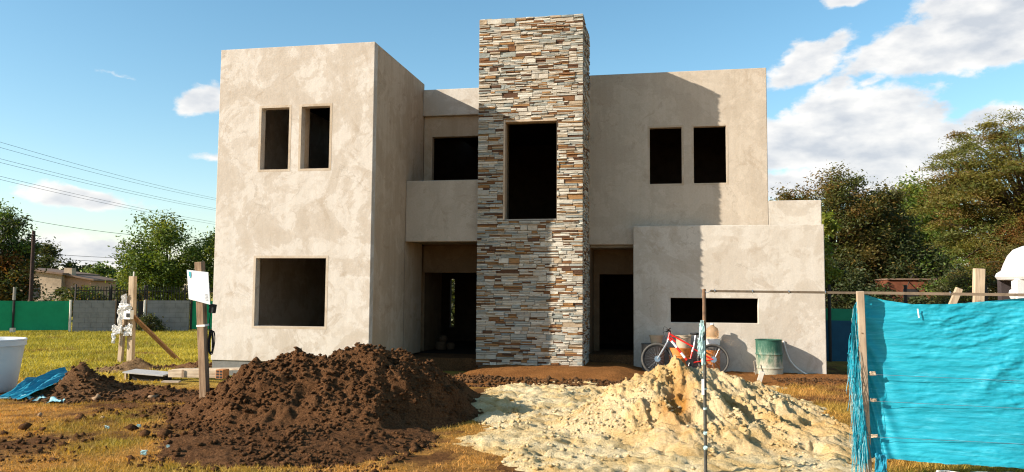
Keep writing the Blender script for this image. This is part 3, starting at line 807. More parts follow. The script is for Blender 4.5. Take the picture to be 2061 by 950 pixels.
def add_small(M, u, col):
    b = len(VV)
    VV.extend(tuple(M @ Vector(v)) for v in u[0])
    for f in u[1]:
        small_F.append(tuple(b+i for i in f)); small_C.append(col)
for k, (a, b, za, zb) in enumerate(lay):
    d = q.choice((.004, .012, .02, .028, .04)) + q.uniform(0, .008)
    g_ = .0035
    M = Matrix.Translation(((a+b)/2, SY+.03, (za+zb)/2)) @ Matrix.Rotation(q.uniform(-.008, .008), 4, 'Y') @ Matrix.Diagonal(((b-a)-g_, .022+d, (zb-za)-g_*1.2, 1))
    if k < 300:
        o = bpy.data.objects.new('stone', umesh[q.randrange(14)]); COL.objects.link(o)
        o.parent = tower
        o.matrix_basis = M
    else:
        add_small(M, units[q.randrange(14)], q.random())
for (a, b, za, zb) in stones_for(SY+.03, SYB, -.14, SZ1, None, 9, .3):
    d = q.choice((.006, .012, .02, .028))
    M = Matrix.Translation((SX1-.05, (a+b)/2, (za+zb)/2)) @ Matrix.Rotation(R(90), 4, 'Z') @ Matrix.Diagonal(((b-a)-.004, .03+d, (zb-za)-.005, 1))
    add_small(M, units[q.randrange(14)], q.random())
for (a, b, za, zb) in stones_for(SX0, SX1, 0, .20, None, 12, .32):    # loose top course
    M = Matrix.Translation(((a+b)/2, SY+.13+za*.9, SZ1-.03+q.uniform(0, .018))) @ Matrix.Rotation(R(-90), 4, 'X') @ Matrix.Diagonal(((b-a)-.004, .045, .16, 1))
    add_small(M, units[q.randrange(14)], q.random())
me = bpy.data.meshes.new('stones'); me.from_pydata(VV, [], small_F)
at_ = me.attributes.new('Col', 'FLOAT_COLOR', 'FACE')
at_.data.foreach_set('color', np.array([(c_, c_, c_, 1) for c_ in small_C], np.float32).ravel())
me.materials.append(M_stone_s)
o = link_mesh('stones', me, tower); o['kind'] = 'stuff'

# ------------------------------------------------------------------ things against the house
M_orange = simple('orange_plastic', (.62, .20, .035), .5, .4, .3, 6)
M_tanpl = simple('dusty_tan_plastic', (.42, .34, .24), .7, .3, .25, 7)
M_white = simple('white_plastic', (.78, .79, .78), .5, .4, .06, 5)
M_greydrum = simple('cement_stained_plastic', (.16, .145, .125), .9, .15, .35, 7)
M_red = simple('red_paint', (.72, .025, .015), .32, .5, .1, 6)
M_black = simple('black_rubber', (.02, .02, .02), .75, .3, .3, 9)
M_steel = simple('steel', (.55, .55, .55), .35, .5, .15, 9, metal=.9)
M_greyrub = simple('dusty_tyre', (.10, .092, .08), .85, .25, .3, 12)

def ribbed(r0, r1, z0, h, ribs, amp=.012):
    pr = [(r0, z0)]
    for i in range(1, 60):
        t = i/60; r_ = r0+(r1-r0)*t
        for q_ in ribs:
            r_ += amp*math.exp(-((t-q_)/.018)**2)
        pr.append((r_, z0+h*t))
    pr.append((r1, z0+h)); return pr
def drum_thing(name, label, cat, x, y, z, r0, r1, h, mat, ribs=(.33, .66), rim=.012, n=28, open_top=True, group=None):
    e_ = empty(name, (x, y, z), label, cat, group)
    pr = ribbed(r0, r1, z, h, ribs)
    if open_top: pr += [(r1+rim, z+h), (r1+rim, z+h+.012), (r1-.012, z+h+.012), (r0-.012, z+h*.25)]
    else: pr += [(r1+rim*.6, z+h), (r1+rim*.6, z+h+.03), (r1-.02, z+h+.032), (.01, z+h+.03)]
    MB().lathe(pr, (x, y, 0), n).build('drum_body' if 'drum' in name or 'barrel' in name else 'bucket_body', mat, e_, smooth=True)
    return e_
YB_ = 3.235
drum_thing('plastic_barrel', 'dark cement stained barrel behind the front wheel of the bicycle', 'barrel', 9.62, YB_, -.36, .255, .27, .70, M_greydrum, (.3, .7))
b1 = drum_thing('bucket', 'tan plastic bucket standing on the dark barrel behind the front wheel', 'bucket', 9.70, YB_-.06, .353, .12, .165, .20, M_tanpl, ())
MB().tube([(9.70+.17*math.cos(t), YB_-.06+.17*math.sin(t)*.4-.1*math.sin(t), .55-.05*math.sin(t)) for t in np.linspace(0, math.pi, 12)], .004, 5).build('handle', M_steel, b1)
o1 = drum_thing('plastic_barrel', 'orange plastic barrel behind the middle of the red bicycle, under a dusty tub', 'barrel', 10.25, YB_, -.36, .245, .255, .60, M_orange, (.25, .5, .75), open_top=False)
b2 = drum_thing('tub', 'dusty tan tub standing on the orange barrel behind the bicycle frame', 'tub', 10.33, YB_-.02, .276, .165, .18, .285, M_tanpl, (.85,), rim=.014)
o2 = drum_thing('plastic_barrel', 'orange plastic barrel with a grey lid behind the rear wheel of the bicycle', 'barrel', 10.925, YB_, -.36, .245, .245, .57, M_orange, (.3, .6), open_top=False)
MB().lathe([(.24, .212), (.252, .22), (.252, .345), (.235, .352), (.01, .352)], (10.925, YB_, 0), 28).build('lid', M_greydrum, o2, smooth=True)
b3 = drum_thing('basin', 'round white plastic basin on top of the orange barrel behind the rear wheel', 'basin', 10.93, YB_, .356, .235, .262, .14, M_white, (), rim=.012)
mt, nt, b = new_mat('brown_jug_plastic', .25, .5)
b.inputs['Base Color'].default_value = (.62, .42, .25, 1); b.inputs['Transmission Weight'].default_value = .6; b.inputs['IOR'].default_value = 1.2; b.inputs['Roughness'].default_value = .4
M_jug = mt
jg = empty('water_jug', (11.0, YB_, .38), 'translucent brownish water jug standing in the white basin', 'jug')
MB().lathe([(.135, .385), (.145, .40), (.145, .53), (.138, .545), (.145, .56), (.145, .67), (.125, .74), (.06, .785), (.04, .80), (.04, .83)], (11.0, YB_, 0), 24).build('jug_body', M_jug, jg, smooth=True)
MB().lathe([(.043, .825), (.043, .855), (.02, .858)], (11.0, YB_, 0), 16).build('cap', M_white, jg, smooth=True)

# green steel drum
def drum_mat():
    mt, nt, b = new_mat('worn_green_drum', .6, .35)
    g = N(nt, 'ShaderNodeNewGeometry'); P = g.outputs['Position']
    sx = N(nt, 'ShaderNodeSeparateXYZ'); nt.links.new(P, sx.inputs[0])
    mv = N(nt, 'ShaderNodeMapping'); mv.inputs['Scale'].default_value = (6, 6, 2.2); nt.links.new(P, mv.inputs[0])
    f = noise(nt, 1.5, 7, .7, mv.outputs[0], .4)
    hgt = math_(nt, 'MULTIPLY', math_(nt, 'SUBTRACT', .30, sx.outputs[2]), .62)
    w = math_(nt, 'ADD', f, hgt)
    c = ramp(nt, w, [(.40, (.026, .10, .066)), (.53, (.055, .14, .095)), (.64, (.20, .24, .17)), (.76, (.40, .37, .28))])
    dk = ramp(nt, noise(nt, 18, 6, .7, mv.outputs[0]), [(.35, (.6, .58, .52)), (.6, (1.08, 1.08, 1.08))])
    c = mixc(nt, .7, c, dk, 'MULTIPLY')
    nt.links.new(c, b.inputs['Base Color']); bump(nt, b, f, .25, .01)
    return mt
M_drum = drum_mat()
gd = empty('steel_drum', (12.28, 3.19, GZ), 'dented green steel drum splashed with cement, against the sunlit wall', 'drum')
dx, dy = 12.278, 3.185
dbm = MB(); dbm.lathe(ribbed(.296, .296, -.46, .95, (.34, .67), .016)+[(.308, .49), (.310, .506), (.291, .508), (.285, .44), (.283, -.1)], (dx, dy, 0), 36)
for i, v in enumerate(dbm.v):     # dents
    x, y, z = v; k = 1+float(fbm(math.atan2(y-dy, x-dx)*1.3+3, z*2.2, 1.0, 3, 7))*.035
    t = -.02*(z-.0)
    dbm.v[i] = (dx+(x-dx)*k+t, dy+(y-dy)*k, z)
dbm.build('drum_body', M_drum, gd, smooth=True)
MB().lathe([(.283, .38), (.01, .38)], (dx, dy, 0), 24, cap0=False).build('dark_water', M_black, gd)
# hose and scraps
hz = [(12.64, 3.505, .46), (12.66, 3.495, .36), (12.70, 3.48, .20), (12.78, 3.46, .0), (12.92, 3.44, -.16), (13.08, 3.40, -.27), (13.24, 3.34, -.33), (13.45, 3.2, -.34)]
def smooth_path(P_, k=6):
    P_ = [Vector(p) for p in P_]; out = []
    for i in range(len(P_)-1):
        p0 = P_[max(i-1, 0)]; p1 = P_[i]; p2 = P_[i+1]; p3 = P_[min(i+2, len(P_)-1)]
        for j in range(k):
            t = j/k
            out.append(.5*((2*p1)+(p2-p0)*t+(2*p0-5*p1+4*p2-p3)*t*t+(3*p1-p0-3*p2+p3)*t**3))
    out.append(P_[-1]); return out
tag(MB().tube(smooth_path(hz), .021, 8).build('hose', simple('pale_hose', (.72, .68, .60), .6, .3, .2, 6), smooth=True), 'pale hose hanging from the wall and curving onto the soil beside the green drum', 'hose')
M_paleboard = simple('pale_board', (.66, .60, .52), .85, .2, .15, 8)
tag(MB().obox((11.86, 1.15, -.17), (.10, .03, .25), Matrix.Rotation(.25, 3, 'Y') @ Matrix.Rotation(.3, 3, 'X')).build('board_scrap', M_paleboard, bevel=.003), 'short broken white board stuck in the sand before the green drum', 'board')
tag(MB().beam((11.93, 2.75, -.33), (11.90, 2.9, .02), .012, .03).build('stick', wood('grey_stick', (.3, .25, .19), (.15, .12, .09)), bevel=.002), 'thin stick leaning against the left side of the green drum', 'stick')

# ------------------------------------------------------------------ bicycle (built flat, x to the rear, then stood up)
bike = empty('bicycle', (9.75, 2.55, -.315), 'red mountain bicycle with black tyres leaning against the orange barrels', 'bicycle')
BM = Matrix.Translation((9.735, 2.50, -.315)) @ Matrix.Rotation(R(7), 4, 'Z') @ Matrix.Rotation(R(-9), 4, 'X')
def bx(p): return BM @ Vector(p)
WR = .365; WB = 1.27
def bt(pts, r, n=8): return MB().tube([bx(p) for p in pts], r, n)
def ring(cx, cz, rad, tr, n=40, m_=8, y=0):
    mb = MB(); mb.tube([bx((cx+rad*math.cos(a), y, cz+rad*math.sin(a))) for a in np.linspace(0, 2*math.pi, n, endpoint=False)], tr, m_, closed=True); return mb
for cx in (0, WB):
    w = ring(cx, WR, WR-.025, .027).build('wheel', M_greyrub, bike, smooth=True)
    ring(cx, WR, WR-.062, .012, 40, 6).build('rim', M_black, w, smooth=True)
    hb = MB(); hb.tube([bx((cx, -.05, WR)), bx((cx, .05, WR))], .024, 10)
    hb.tube([bx((cx, -.052, WR)), bx((cx, -.045, WR))], .07, 18)
    hb.build('hub', M_steel, w, smooth=True)
    sp_ = MB()
    for i in range(24):
        a = i*2*math.pi/24; a2 = a+(.5 if i % 2 else -.5)
        sp_.tube([bx((cx+.024*math.cos(a2), .03*(-1)**i, WR+.024*math.sin(a2))), bx((cx+(WR-.065)*math.cos(a), 0, WR+(WR-.065)*math.sin(a)))], .0016, 4, caps=False)
    sp_.build('spokes', M_steel, w)['kind'] = 'stuff'
BB_ = (.725, 0, .285); SC = (.835, 0, .65); HT = (.305, 0, .975); HB = (.265, 0, .83); RH = (WB, 0, WR)
fr = MB()
for a, b, r_ in ((BB_, SC, .019), (BB_, (.277, 0, .86), .027), (SC, (.297, 0, .945), .021), (HB, HT, .025)): fr.tube([bx(a), bx(b)], r_, 10)
fr.tube([bx((.725, -.035, .285)), bx((.725, .035, .285))], .03, 12)
for s_ in (-1, 1):
    fr.tube([bx((.745, .03*s_, .285)), bx((WB-.01, .058*s_, WR))], .012, 8)
    fr.tube([bx((.825, .025*s_, .61)), bx((WB-.01, .058*s_, WR))], .010, 8)
fr.tube([bx((.43, 0, .76)), bx((.325, 0, .865)), bx((.39, 0, .885))], .016, 8)
frame = fr.build('frame', M_red, bike, smooth=True)
wd = MB(); wd.tube([bx((.335, 0, .785)), bx((.455, 0, .635))], .0295, 10); wd.tube([bx((.545, 0, .515)), bx((.63, 0, .405))], .0295, 10)
wd.build('decal', M_white, frame, smooth=True)
wd = MB(); wd.tube([bx((.80, 0, .54)), bx((.835, 0, .65)), bx((.853, 0, .715))], .022, 10); wd.build('seat_tube_decal', M_white, frame, smooth=True)
fk = MB()
for s_ in (-1, 1): fk.tube([bx((.235, .05*s_, .75)), bx((.11, .06*s_, .54)), bx((0, .062*s_, WR))], [.018, .019, .014], 8)
fk.tube([bx((.235, -.06, .75)), bx((.235, .06, .75))], .02, 8); fk.tube([bx((.235, 0, .75)), bx((.265, 0, .83))], .018, 8)
fk.build('fork', M_steel, bike, smooth=True)
hbm = MB(); hbm.tube([bx((.305, 0, .975)), bx((.315, 0, 1.01)), bx((.255, 0, 1.025))], .017, 8)
hbm.tube([bx((.27, -.33, 1.035)), bx((.255, -.15, 1.025)), bx((.255, .15, 1.025)), bx((.27, .33, 1.035))], .013, 8)
hb_ = hbm.build('handlebar', M_black, bike, smooth=True)
for s_ in (-1, 1):
    MB().tube([bx((.272, .22*s_, 1.033)), bx((.27, .34*s_, 1.036))], .017, 8).build('grip', M_black, hb_, smooth=True)
    MB().tube([bx((.26, .2*s_, 1.033)), bx((.20, .22*s_, 1.015)), bx((.18, .30*s_, 1.005))], .006, 6).build('brake_lever', M_black, hb_, smooth=True)
MB().tube([bx(p) for p in smooth_path([(.255, -.12, 1.03), (.17, -.1, 1.10), (.15, 0, .98), (.22, .02, .80)])], .004, 5).build('brake_cable', M_black, hb_)
sp2 = MB(); sp2.tube([bx((.84, 0, .66)), bx((.885, 0, .93))], .014, 8); sp2.build('seat_post', M_steel, bike, smooth=True)
sm = MB(); sm.lathe([(.02, -.03), (.07, -.02), (.075, .0), (.06, .02), (.01, .026)], (0, 0, 0), 16)
sm.v = [tuple(bx((.89+x*(1.75 if x < 0 else 1.2), y*(.55 if x < -.02 else 1.0), .955+z))) for (x, y, z) in sm.v]
sm.build('saddle', M_black, bike, smooth=True)
ck = MB(); ck.tube([bx((.725, -.05, .285)), bx((.725, -.044, .285))], .085, 24); ck.build('chainring', M_black, bike)
for s_, a in ((-1, 1.2), (1, 1.2+math.pi)):
    e2 = (.725+.17*math.cos(a)*-1, .07*s_, .285-.17*math.sin(a))
    c_ = MB().beam(bx((.725, .065*s_, .285)), bx(e2), .014, .024).build('crank', M_steel, bike, bevel=.003)
    MB().beam(bx((e2[0], e2[1]+.01*s_, e2[2])), bx((e2[0], e2[1]+.10*s_, e2[2])), .07, .02).build('pedal', M_black, c_, bevel=.004)
ch = MB(); ch.tube([bx((.725, -.047, .37)), bx((WB, -.05, WR+.045)), bx((WB+.04, -.05, WR)), bx((WB, -.05, WR-.045)), bx((WB-.03, -.05, .22)), bx((.725, -.047, .2))], .006, 5, closed=True); ch.build('chain', M_black, bike)
MB().tube([bx((WB, -.056, WR)), bx((WB, -.04, WR))], .052, 16).build('cassette', M_steel, bike)

# ------------------------------------------------------------------ left side: posts, sign, tank, planks
M_wpost = wood('weathered_post', (.30, .20, .125), (.15, .09, .05))
M_wpale = wood('pale_timber', (.50, .38, .26), (.28, .19, .12))
M_wplankx = wood('pale_plank', (.52, .41, .29), (.30, .21, .14), 'x')
M_worange = wood('orange_timber', (.36, .19, .085), (.20, .10, .045))
M_ragw = simple('white_plastic_sheet', (.80, .77, .73), .5, .4, .15, 9)
M_board = simple('sign_board', (.86, .86, .85), .6, .3, .02, 2)
M_teal = simple('teal_print', (.08, .48, .55), .6, .3, .05, 9)
M_greyp = simple('grey_print', (.45, .45, .45), .6, .3, .05, 9)

ps = empty('wooden_post', (3.21, -5.39, -.2), 'weathered square wooden post standing in the left edge of the big dirt heap', 'post')
MB().beam((3.22, -5.38, -.32), (3.146, -5.554, 1.958), .112, .105, (0, 1, 0)).build('post', M_wpost, ps, bevel=.006)
tie = MB(); tie.beam((3.184-.0, -5.475, 1.00), (3.182, -5.477, 1.03), .136, .126, (0, 1, 0)); tie.build('tie', M_ragw, ps)
sg = empty('sign', (3.16, -5.66, 1.36), 'white blank looking sign board nailed to the wooden post, small teal mark in its corner', 'sign')
c0 = Vector((2.993, -5.640, 1.836)); cx_ = Vector((3.317, -5.60, 1.802)); cb = Vector((3.02, -5.605, 1.404))
ux = (cx_-c0); uz = (c0-cb); un_ = ux.cross(uz).normalized()
if un_.y > 0: un_ = -un_
mb = MB()
for s_ in (0, .012):
    for a, b in ((0, 1), (1, 1), (1.0, 0), (0, 0)): mb.v.append(tuple(cb+ux*a+uz*b-un_*s_*1.0+Vector((0, .0, (-.045*a*(1-b))))))
mb.f = [(0, 1, 2, 3)[::-1], (4, 5, 6, 7), (0, 1, 5, 4), (1, 2, 6, 5), (2, 3, 7, 6), (3, 0, 4, 7)]
mb.build('board', M_board, sg)
def printq(name, u0, u1, v0, v1, mat):
    m_ = MB(); m_.v = [tuple(cb+ux*a+uz*b+un_*.004+Vector((0, 0, -.045*a*(1-b)))) for a, b in ((u0, v0), (u1, v0), (u1, v1), (u0, v1))]; m_.f = [(0, 1, 2, 3)]
    m_.build(name, mat, sg)
printq('logo', .09, .19, .80, .95, M_teal); printq('logo', .12, .17, .74, .80, M_teal)
for i in range(5): printq('small_print', .80, .92-.02*(i % 2), .10+i*.045, .125+i*.045, M_greyp)
bxm = MB().obox((3.325, -5.455, 1.265), (.075, .08, .13), Matrix.Rotation(.15, 3, 'Y')).obox((3.29, -5.45, 1.31), (.05, .05, .03), Matrix.Identity(3))
tag(bxm.build('socket_box', M_black, bevel=.006), 'small black electrical box fixed to the right side of the sign post', 'socket box')
cl = MB()
for k in range(6):
    r0 = .045+.006*k; ph = k*1.1
    cl.tube([(3.285+.012*math.sin(k*2.1)+r0*math.cos(t)*.62, -5.42+.018*math.cos(t+ph)+.008*k, .765+(.175+.012*math.sin(ph))*math.sin(t)) for t in np.linspace(0, 2*math.pi, 22, endpoint=False)], .0065, 5, closed=True)
cl.tube(smooth_path([(3.27, -5.43, .94), (3.27, -5.44, 1.08), (3.29, -5.45, 1.2)]), .006, 5)
tag(cl.build('cable_coil', M_black), 'black cable hanging coiled from the right side of the sign post', 'cable')

pp = empty('meter_post', (-3.85, 2.4, GZ), 'two pale timber posts lashed together with white plastic sheet, holding a small meter box', 'post')
MB().beam((-3.77, 2.44, -.45), (-3.775, 2.40, 1.90), .15, .13, (0, 1, 0)).build('post', M_wpale, pp, bevel=.006)
MB().beam((-4.02, 2.36, -.45), (-3.94, 2.36, 1.34), .11, .10, (0, 1, 0)).build('post', M_wpale, pp, bevel=.006)
MB().beam((-3.72, 2.40, .86), (-2.93, 3.30, -.36), .10, .07, (0, 1, 0)).build('brace', M_worange, pp, bevel=.005)
mbx = MB().box(-3.86, 2.20, .78, -3.66, 2.34, 1.02).build('meter_box', M_ragw, pp, bevel=.012)
MB().box(-3.77, 2.185, .84, -3.68, 2.2, .94).build('meter_window', M_black, mbx)
MB().tube([(-3.77, 2.42, 1.90), (-3.77, 2.42, 2.02)], .016, 6).build('conduit', M_ragw, pp)
def rag(name, label, c, sx, sy, sz, seed, mat, parent=None, n=26, cat='plastic sheet', fold=.35):
    V_ = []; F_ = []
    for i in range(n):
        for j in range(n):
            u, v = i/(n-1)*2-1, j/(n-1)*2-1
            a = fbm(np.array([u*1.6+seed]), np.array([v*1.6]), 1, 4, seed)[0]; b_ = fbm(np.array([u*2.6+9]), np.array([v*2.6+seed]), 1, 4, seed+3)[0]
            edge = 1+.25*fbm(np.array([math.atan2(v, u)*1.5]), np.array([seed*1.0]), 1, 3, seed+5)[0]
            V_.append((c[0]+sx*u*edge+sx*.2*b_, c[1]+sy*(b_*1.6+.2*v), c[2]+sz*v*edge+sz*fold*a))
    for i in range(n-1):
        for j in range(n-1): F_.append((i*n+j, (i+1)*n+j, (i+1)*n+j+1, i*n+j+1))
    mb_ = MB(); mb_.v = V_; mb_.f = F_
    o_ = mb_.build(name, mat, parent, smooth=True)
    sd_ = o_.modifiers.new('thick', 'SOLIDIFY'); sd_.thickness = .006
    if parent is None: tag(o_, label, cat)
    return o_
for sd__, c_, s_ in ((3, (-3.85, 2.22, 1.10), (.17, .06, .09)), (4, (-3.97, 2.24, .75), (.07, .06, .30)), (5, (-4.06, 2.22, .50), (.12, .05, .12)), (6, (-3.76, 2.26, .50), (.11, .05, .14)), (8, (-3.93, 2.28, 1.22), (.06, .05, .2)), (9, (-4.13, 2.2, .28), (.05, .03, .12))):
    rag('wrapping', '', c_, *s_, sd__, M_ragw, pp, 20)

# white water tank cut by the left edge of the view
M_tank = simple('white_tank_plastic', (.60, .605, .61), .45, .4, .05, 3)
tk = empty('water_tank', (-2.18, -3.82, GZ), 'open white plastic water tank standing on the grass at the left edge', 'tank')
pr = [(.50, -.34), (.535, -.30)]+[(.535+.105*t, -.30+.80*t) for t in np.linspace(.1, 1, 8)]+[(.645, .51), (.668, .515), (.668, .60), (.675, .605), (.675, .63), (.655, .635), (.625, .62), (.60, .45), (.51, -.2)]
MB().lathe(pr, (-2.19, -3.83, 0), 48).build('tank_body', M_tank, tk, smooth=True)

# tarpaulin material (woven plastic)
def tarp_mat(name, c, c2, rough=.55, tr=.2):
    mt, nt, b = new_mat(name, rough, .35)
    tcn = N(nt, 'ShaderNodeTexCoord')
    mv = N(nt, 'ShaderNodeMapping'); mv.inputs['Scale'].default_value = (1.0, 1.0, 14); nt.links.new(pos(nt), mv.inputs[0])
    f = noise(nt, 2.4, 7, .7, mv.outputs[0]); g = noise(nt, 1.4, 4, .55, pos(nt))
    cc = ramp(nt, math_(nt, 'ADD', math_(nt, 'MULTIPLY', f, .6), math_(nt, 'MULTIPLY', g, .4)), [(.36, tuple(q*.78 for q in c)), (.52, c), (.68, c2)])
    fade = ramp(nt, noise(nt, 3.0, 9, .78, mv.outputs[0]), [(.53, (0, 0, 0)), (.70, (1, 1, 1))])
    cc = mixc(nt, math_(nt, 'MULTIPLY', fade, .45), cc, tuple(min(1, q*1.25+.12) for q in c2))
    nt.links.new(cc, b.inputs['Base Color'])
    mv2 = N(nt, 'ShaderNodeMapping'); mv2.inputs['Scale'].default_value = (1.5, 1.5, 60); nt.links.new(pos(nt), mv2.inputs[0])
    bump(nt, b, math_(nt, 'ADD', math_(nt, 'MULTIPLY', f, .8), math_(nt, 'MULTIPLY', noise(nt, 3, 4, .6, mv2.outputs[0]), .4)), .35, .02)
    t = N(nt, 'ShaderNodeBsdfTranslucent'); nt.links.new(cc, t.inputs[0])
    mx = N(nt, 'ShaderNodeMixShader'); mx.inputs[0].default_value = tr
    nt.links.new(b.outputs[0], mx.inputs[1]); nt.links.new(t.outputs[0], mx.inputs[2]); nt.links.new(mx.outputs[0], nt.nodes['Material Output'].inputs['Surface'])
    return mt
M_tarp = tarp_mat('turquoise_tarpaulin', (.012, .35, .47), (.03, .45, .57))
M_tarpb = tarp_mat('blue_tarpaulin', (.02, .30, .44), (.12, .50, .60))

# crumpled tarpaulin on the ground
tp = empty('tarpaulin', (-.95, -4.3, GZ), 'crumpled turquoise tarpaulin lying between the white tank and the small dirt heap', 'tarpaulin')
n_ = 60; V_ = []; F_ = []
A = [Vector(p) for p in ((-1.28, -4.35, -.29), (-.98, -4.62, -.31))]
for i in range(n_):
    for j in range(n_):
        u, v = i/(n_-1), j/(n_-1)
        p = Vector((-1.26, -4.45, -.30))*(1-u)*(1-v) + Vector((-.70, -4.62, -.29))*u*(1-v) + Vector((-1.10, -3.45, .06))*(1-u)*v + Vector((-.34, -3.55, .10))*u*v
        z_ = .05*math.sin(v*3.14) + .035*math.sin(u*15+v*3.5)*(.25+v*.5) + float(fbm(np.array([u*5.]), np.array([v*2.2]), 1, 5, 222, .6)[0])*.13 - abs(float(fbm(np.array([u*9.]), np.array([v*2.]), 1, 3, 223)[0]))*.10
        V_.append((p.x+.05*math.sin(v*7), p.y, p.z+z_*(.5+.5*v)))
for i in range(n_-1):
    for j in range(n_-1): F_.append((i*n_+j, (i+1)*n_+j, (i+1)*n_+j+1, i*n_+j+1))
mb = MB(); mb.v = V_; mb.f = F_; mb.build('sheet', M_tarpb, tp, smooth=True)
M_tarpw = tarp_mat('faded_tarpaulin', (.28, .56, .60), (.62, .70, .70))
V_ = []; F_ = []; n_ = 60
for i in range(n_):
    for j in range(n_):
        u, v = i/(n_-1), j/(n_-1)
        x = -1.05+1.15*u; y = -4.72+.60*v+.12*math.sin(u*4)
        z_ = float(ground_h(np.array([x]), np.array([y]))[0])+.02+abs(float(fbm(np.array([u*4.]), np.array([v*3.]), 1, 4, 333)[0]))*.13*math.sin(3.14*v)**.5
        V_.append((x, y, z_-.05*(abs(float(fbm(np.array([u*3.]), np.array([v*2.]), 1, 3, 99)[0]))*2.2)))
for i in range(n_-1):
    for j in range(n_-1):
        if fbm(np.array([i*.12]), np.array([j*.12]), 1, 3, 64)[0] < .22: F_.append((i*n_+j, (i+1)*n_+j, (i+1)*n_+j+1, i*n_+j+1))
mb = MB(); mb.v = V_; mb.f = F_; mb.build('torn_flap', M_tarpw, tp, smooth=True)

# planks and slabs by the corner of the house
M_slab = simple('grey_slab', (.40, .38, .355), .85, .2, .15, 6, bmp=.2)
tag(MB().beam((-.20, -.95, -.13), (1.75, -1.25, -.035), .30, .035).build('plank', M_wplankx, bevel=.004), 'long pale plank lying flat against the house, hindmost of the loose planks', 'plank')
fb = empty('formwork_panel', (.45, -1.45, -.2), 'pale timber shuttering panel lying on edge behind the sign post', 'panel')
MB().beam((-.02, -1.50, -.155), (1.12, -1.46, -.145), .03, .15).build('board', M_wplankx, fb, bevel=.004)
MB().beam((.30, -1.53, -.15), (.33, -1.53, -.15), .02, .16).build('batten', M_wpost, fb)
MB().beam((1.08, -1.49, -.15), (1.13, -1.49, -.15), .03, .17).build('batten', M_wpost, fb)
sl = empty('slab', (-.55, -1.4, -.3), 'grey slab resting on a dark box beside the small light brown mound', 'slab')
MB().obox((-.56, -1.36, -.165), (.93, .42, .03), Matrix.Rotation(.05, 3, 'Y') @ Matrix.Rotation(.06, 3, 'X')).build('slab_top', M_slab, sl, bevel=.005)
MB().box(-.96, -1.44, -.36, -.14, -1.20, -.185).build('box', simple('dark_box', (.03, .028, .025), .9, .1, .2, 5), sl)
MB().box(-1.03, -1.50, -.36, -.99, -1.44, -.16).build('leg', M_wpale, sl, bevel=.003)
tag(MB().obox((.28, -1.85, -.275), (.36, .11, .03), Matrix.Rotation(.12, 3, 'Z') @ Matrix.Rotation(.06, 3, 'X')).build('plank', M_wplankx, bevel=.004), 'short broken piece of plank on the soil in front of the shuttering panel', 'plank')
hbk = empty('hollow_brick', (1.29, -1.69, -.16), 'orange hollow clay brick standing at the left edge of the dirt heap', 'brick')
M_clay = simple('orange_clay', (.50, .21, .08), .85, .2, .2, 9, bmp=.3)
MB().box(1.20, -1.78, -.20, 1.36, -1.55, -.02).build('brick_body', M_clay, hbk, bevel=.004)
for i in range(2):
    for j in range(3): MB().box(1.215+i*.072, -1.783, -.19+j*.056, 1.215+i*.072+.058, -1.775, -.19+j*.056+.042).build('hole', M_black, hbk)  # black plates on the face stand in for the shade inside the holes
M_sack = simple('grimy_sack', (.10, .06, .035), .9, .1, .4, 9)
jk = empty('junk_bundle', (4.0, 5.2, 0), 'bundle of dusty sacks on the floor inside the left doorway', 'sacks')
for i, (x, y, z, r_) in enumerate(((3.95, 4.7, .12, .17), (4.18, 4.85, .10, .13), (4.0, 4.75, .30, .12))):
    mb = MB(); mb.lathe([(.02, -r_*.8), (r_*.8, -r_*.7), (r_, 0), (r_*.8, r_*.55), (.02, r_*.75)], (x, y, z), 12); mb.build('sack', M_sack, jk, smooth=True)
# small litter and stones on the ground
M_scrap = simple('plastic_scrap', (.45, .62, .60), .5, .3, .3, 20)
for i, (x, y, r_) in enumerate(((2.95, -6.55, .05), (2.62, -6.75, .045), (4.17, -8.15, .06), (4.2, -7.75, .035))):
    tag(rag('plastic_scrap', '', (x, y, GZ+.03), r_*.6, r_*.4, r_*.4, 60+i, M_scrap, None, 12), ('scrap of teal plastic halfway between the clods and the big dirt heap', 'farther left of the two teal scraps in the dry grass', 'scrap of teal plastic at the front edge of the big dirt heap, nearer one', 'smaller teal scrap just behind another at the edge of the dirt heap')[i], 'scrap', 'scraps of plastic on the grass')
M_rock = simple('pale_rubble', (.30, .20, .12), .95, .1, .3, 14, bmp=.5)
for i, (x, y, r_) in enumerate(((.50, -4.25, .085), (1.35, -3.95, .08), (1.30, -3.72, .07), (.98, -6.05, .05), (2.0, -6.0, .045))):
    o_ = lumps('rubble', np.array([[x, y, GZ+r_*.5]]), np.array([r_]), M_rock, None, kind=None)
    tag(o_, ('largest pale lump of rubble, at the right foot of the small brown heap', 'pale lump of rubble in the dark spill left of the sign post', 'pale lump of rubble just behind another in the dark soil spill', 'small pale lump of rubble alone on the dry grass in front of the small heap', 'tiny pale lump of rubble on the grass left of the big dirt heap')[i], 'rubble', 'lumps of rubble on the ground')
for i, (x, y, r_) in enumerate(((1.75, -6.15, .075), (3.05, -6.85, .085), (2.55, -5.85, .06), (-.35, -6.05, .09), (3.5, -7.2, .09), (3.75, -7.15, .08), (1.6, -7.0, .07), (1.9, -7.05, .05))):
    o_ = lumps('soil_clod', np.array([[x, y, GZ+r_*.45]]), np.array([r_]), M_dirt, None, kind=None)
    tag(o_, ('dark clod on the dry grass below the dark soil spill', 'biggest dark clod just left of the big dirt heap', 'dark clod on the grass close to the sign post', 'dark clod far left on the dry grass in front of the blue tarpaulin', 'dark clod lying against the left foot of the big dirt heap', 'dark clod touching another at the left foot of the dirt heap', 'dark clod in the middle of the foreground grass', 'small dark clod just right of another in the foreground grass')[i], 'clod', 'dark clods on the grass')

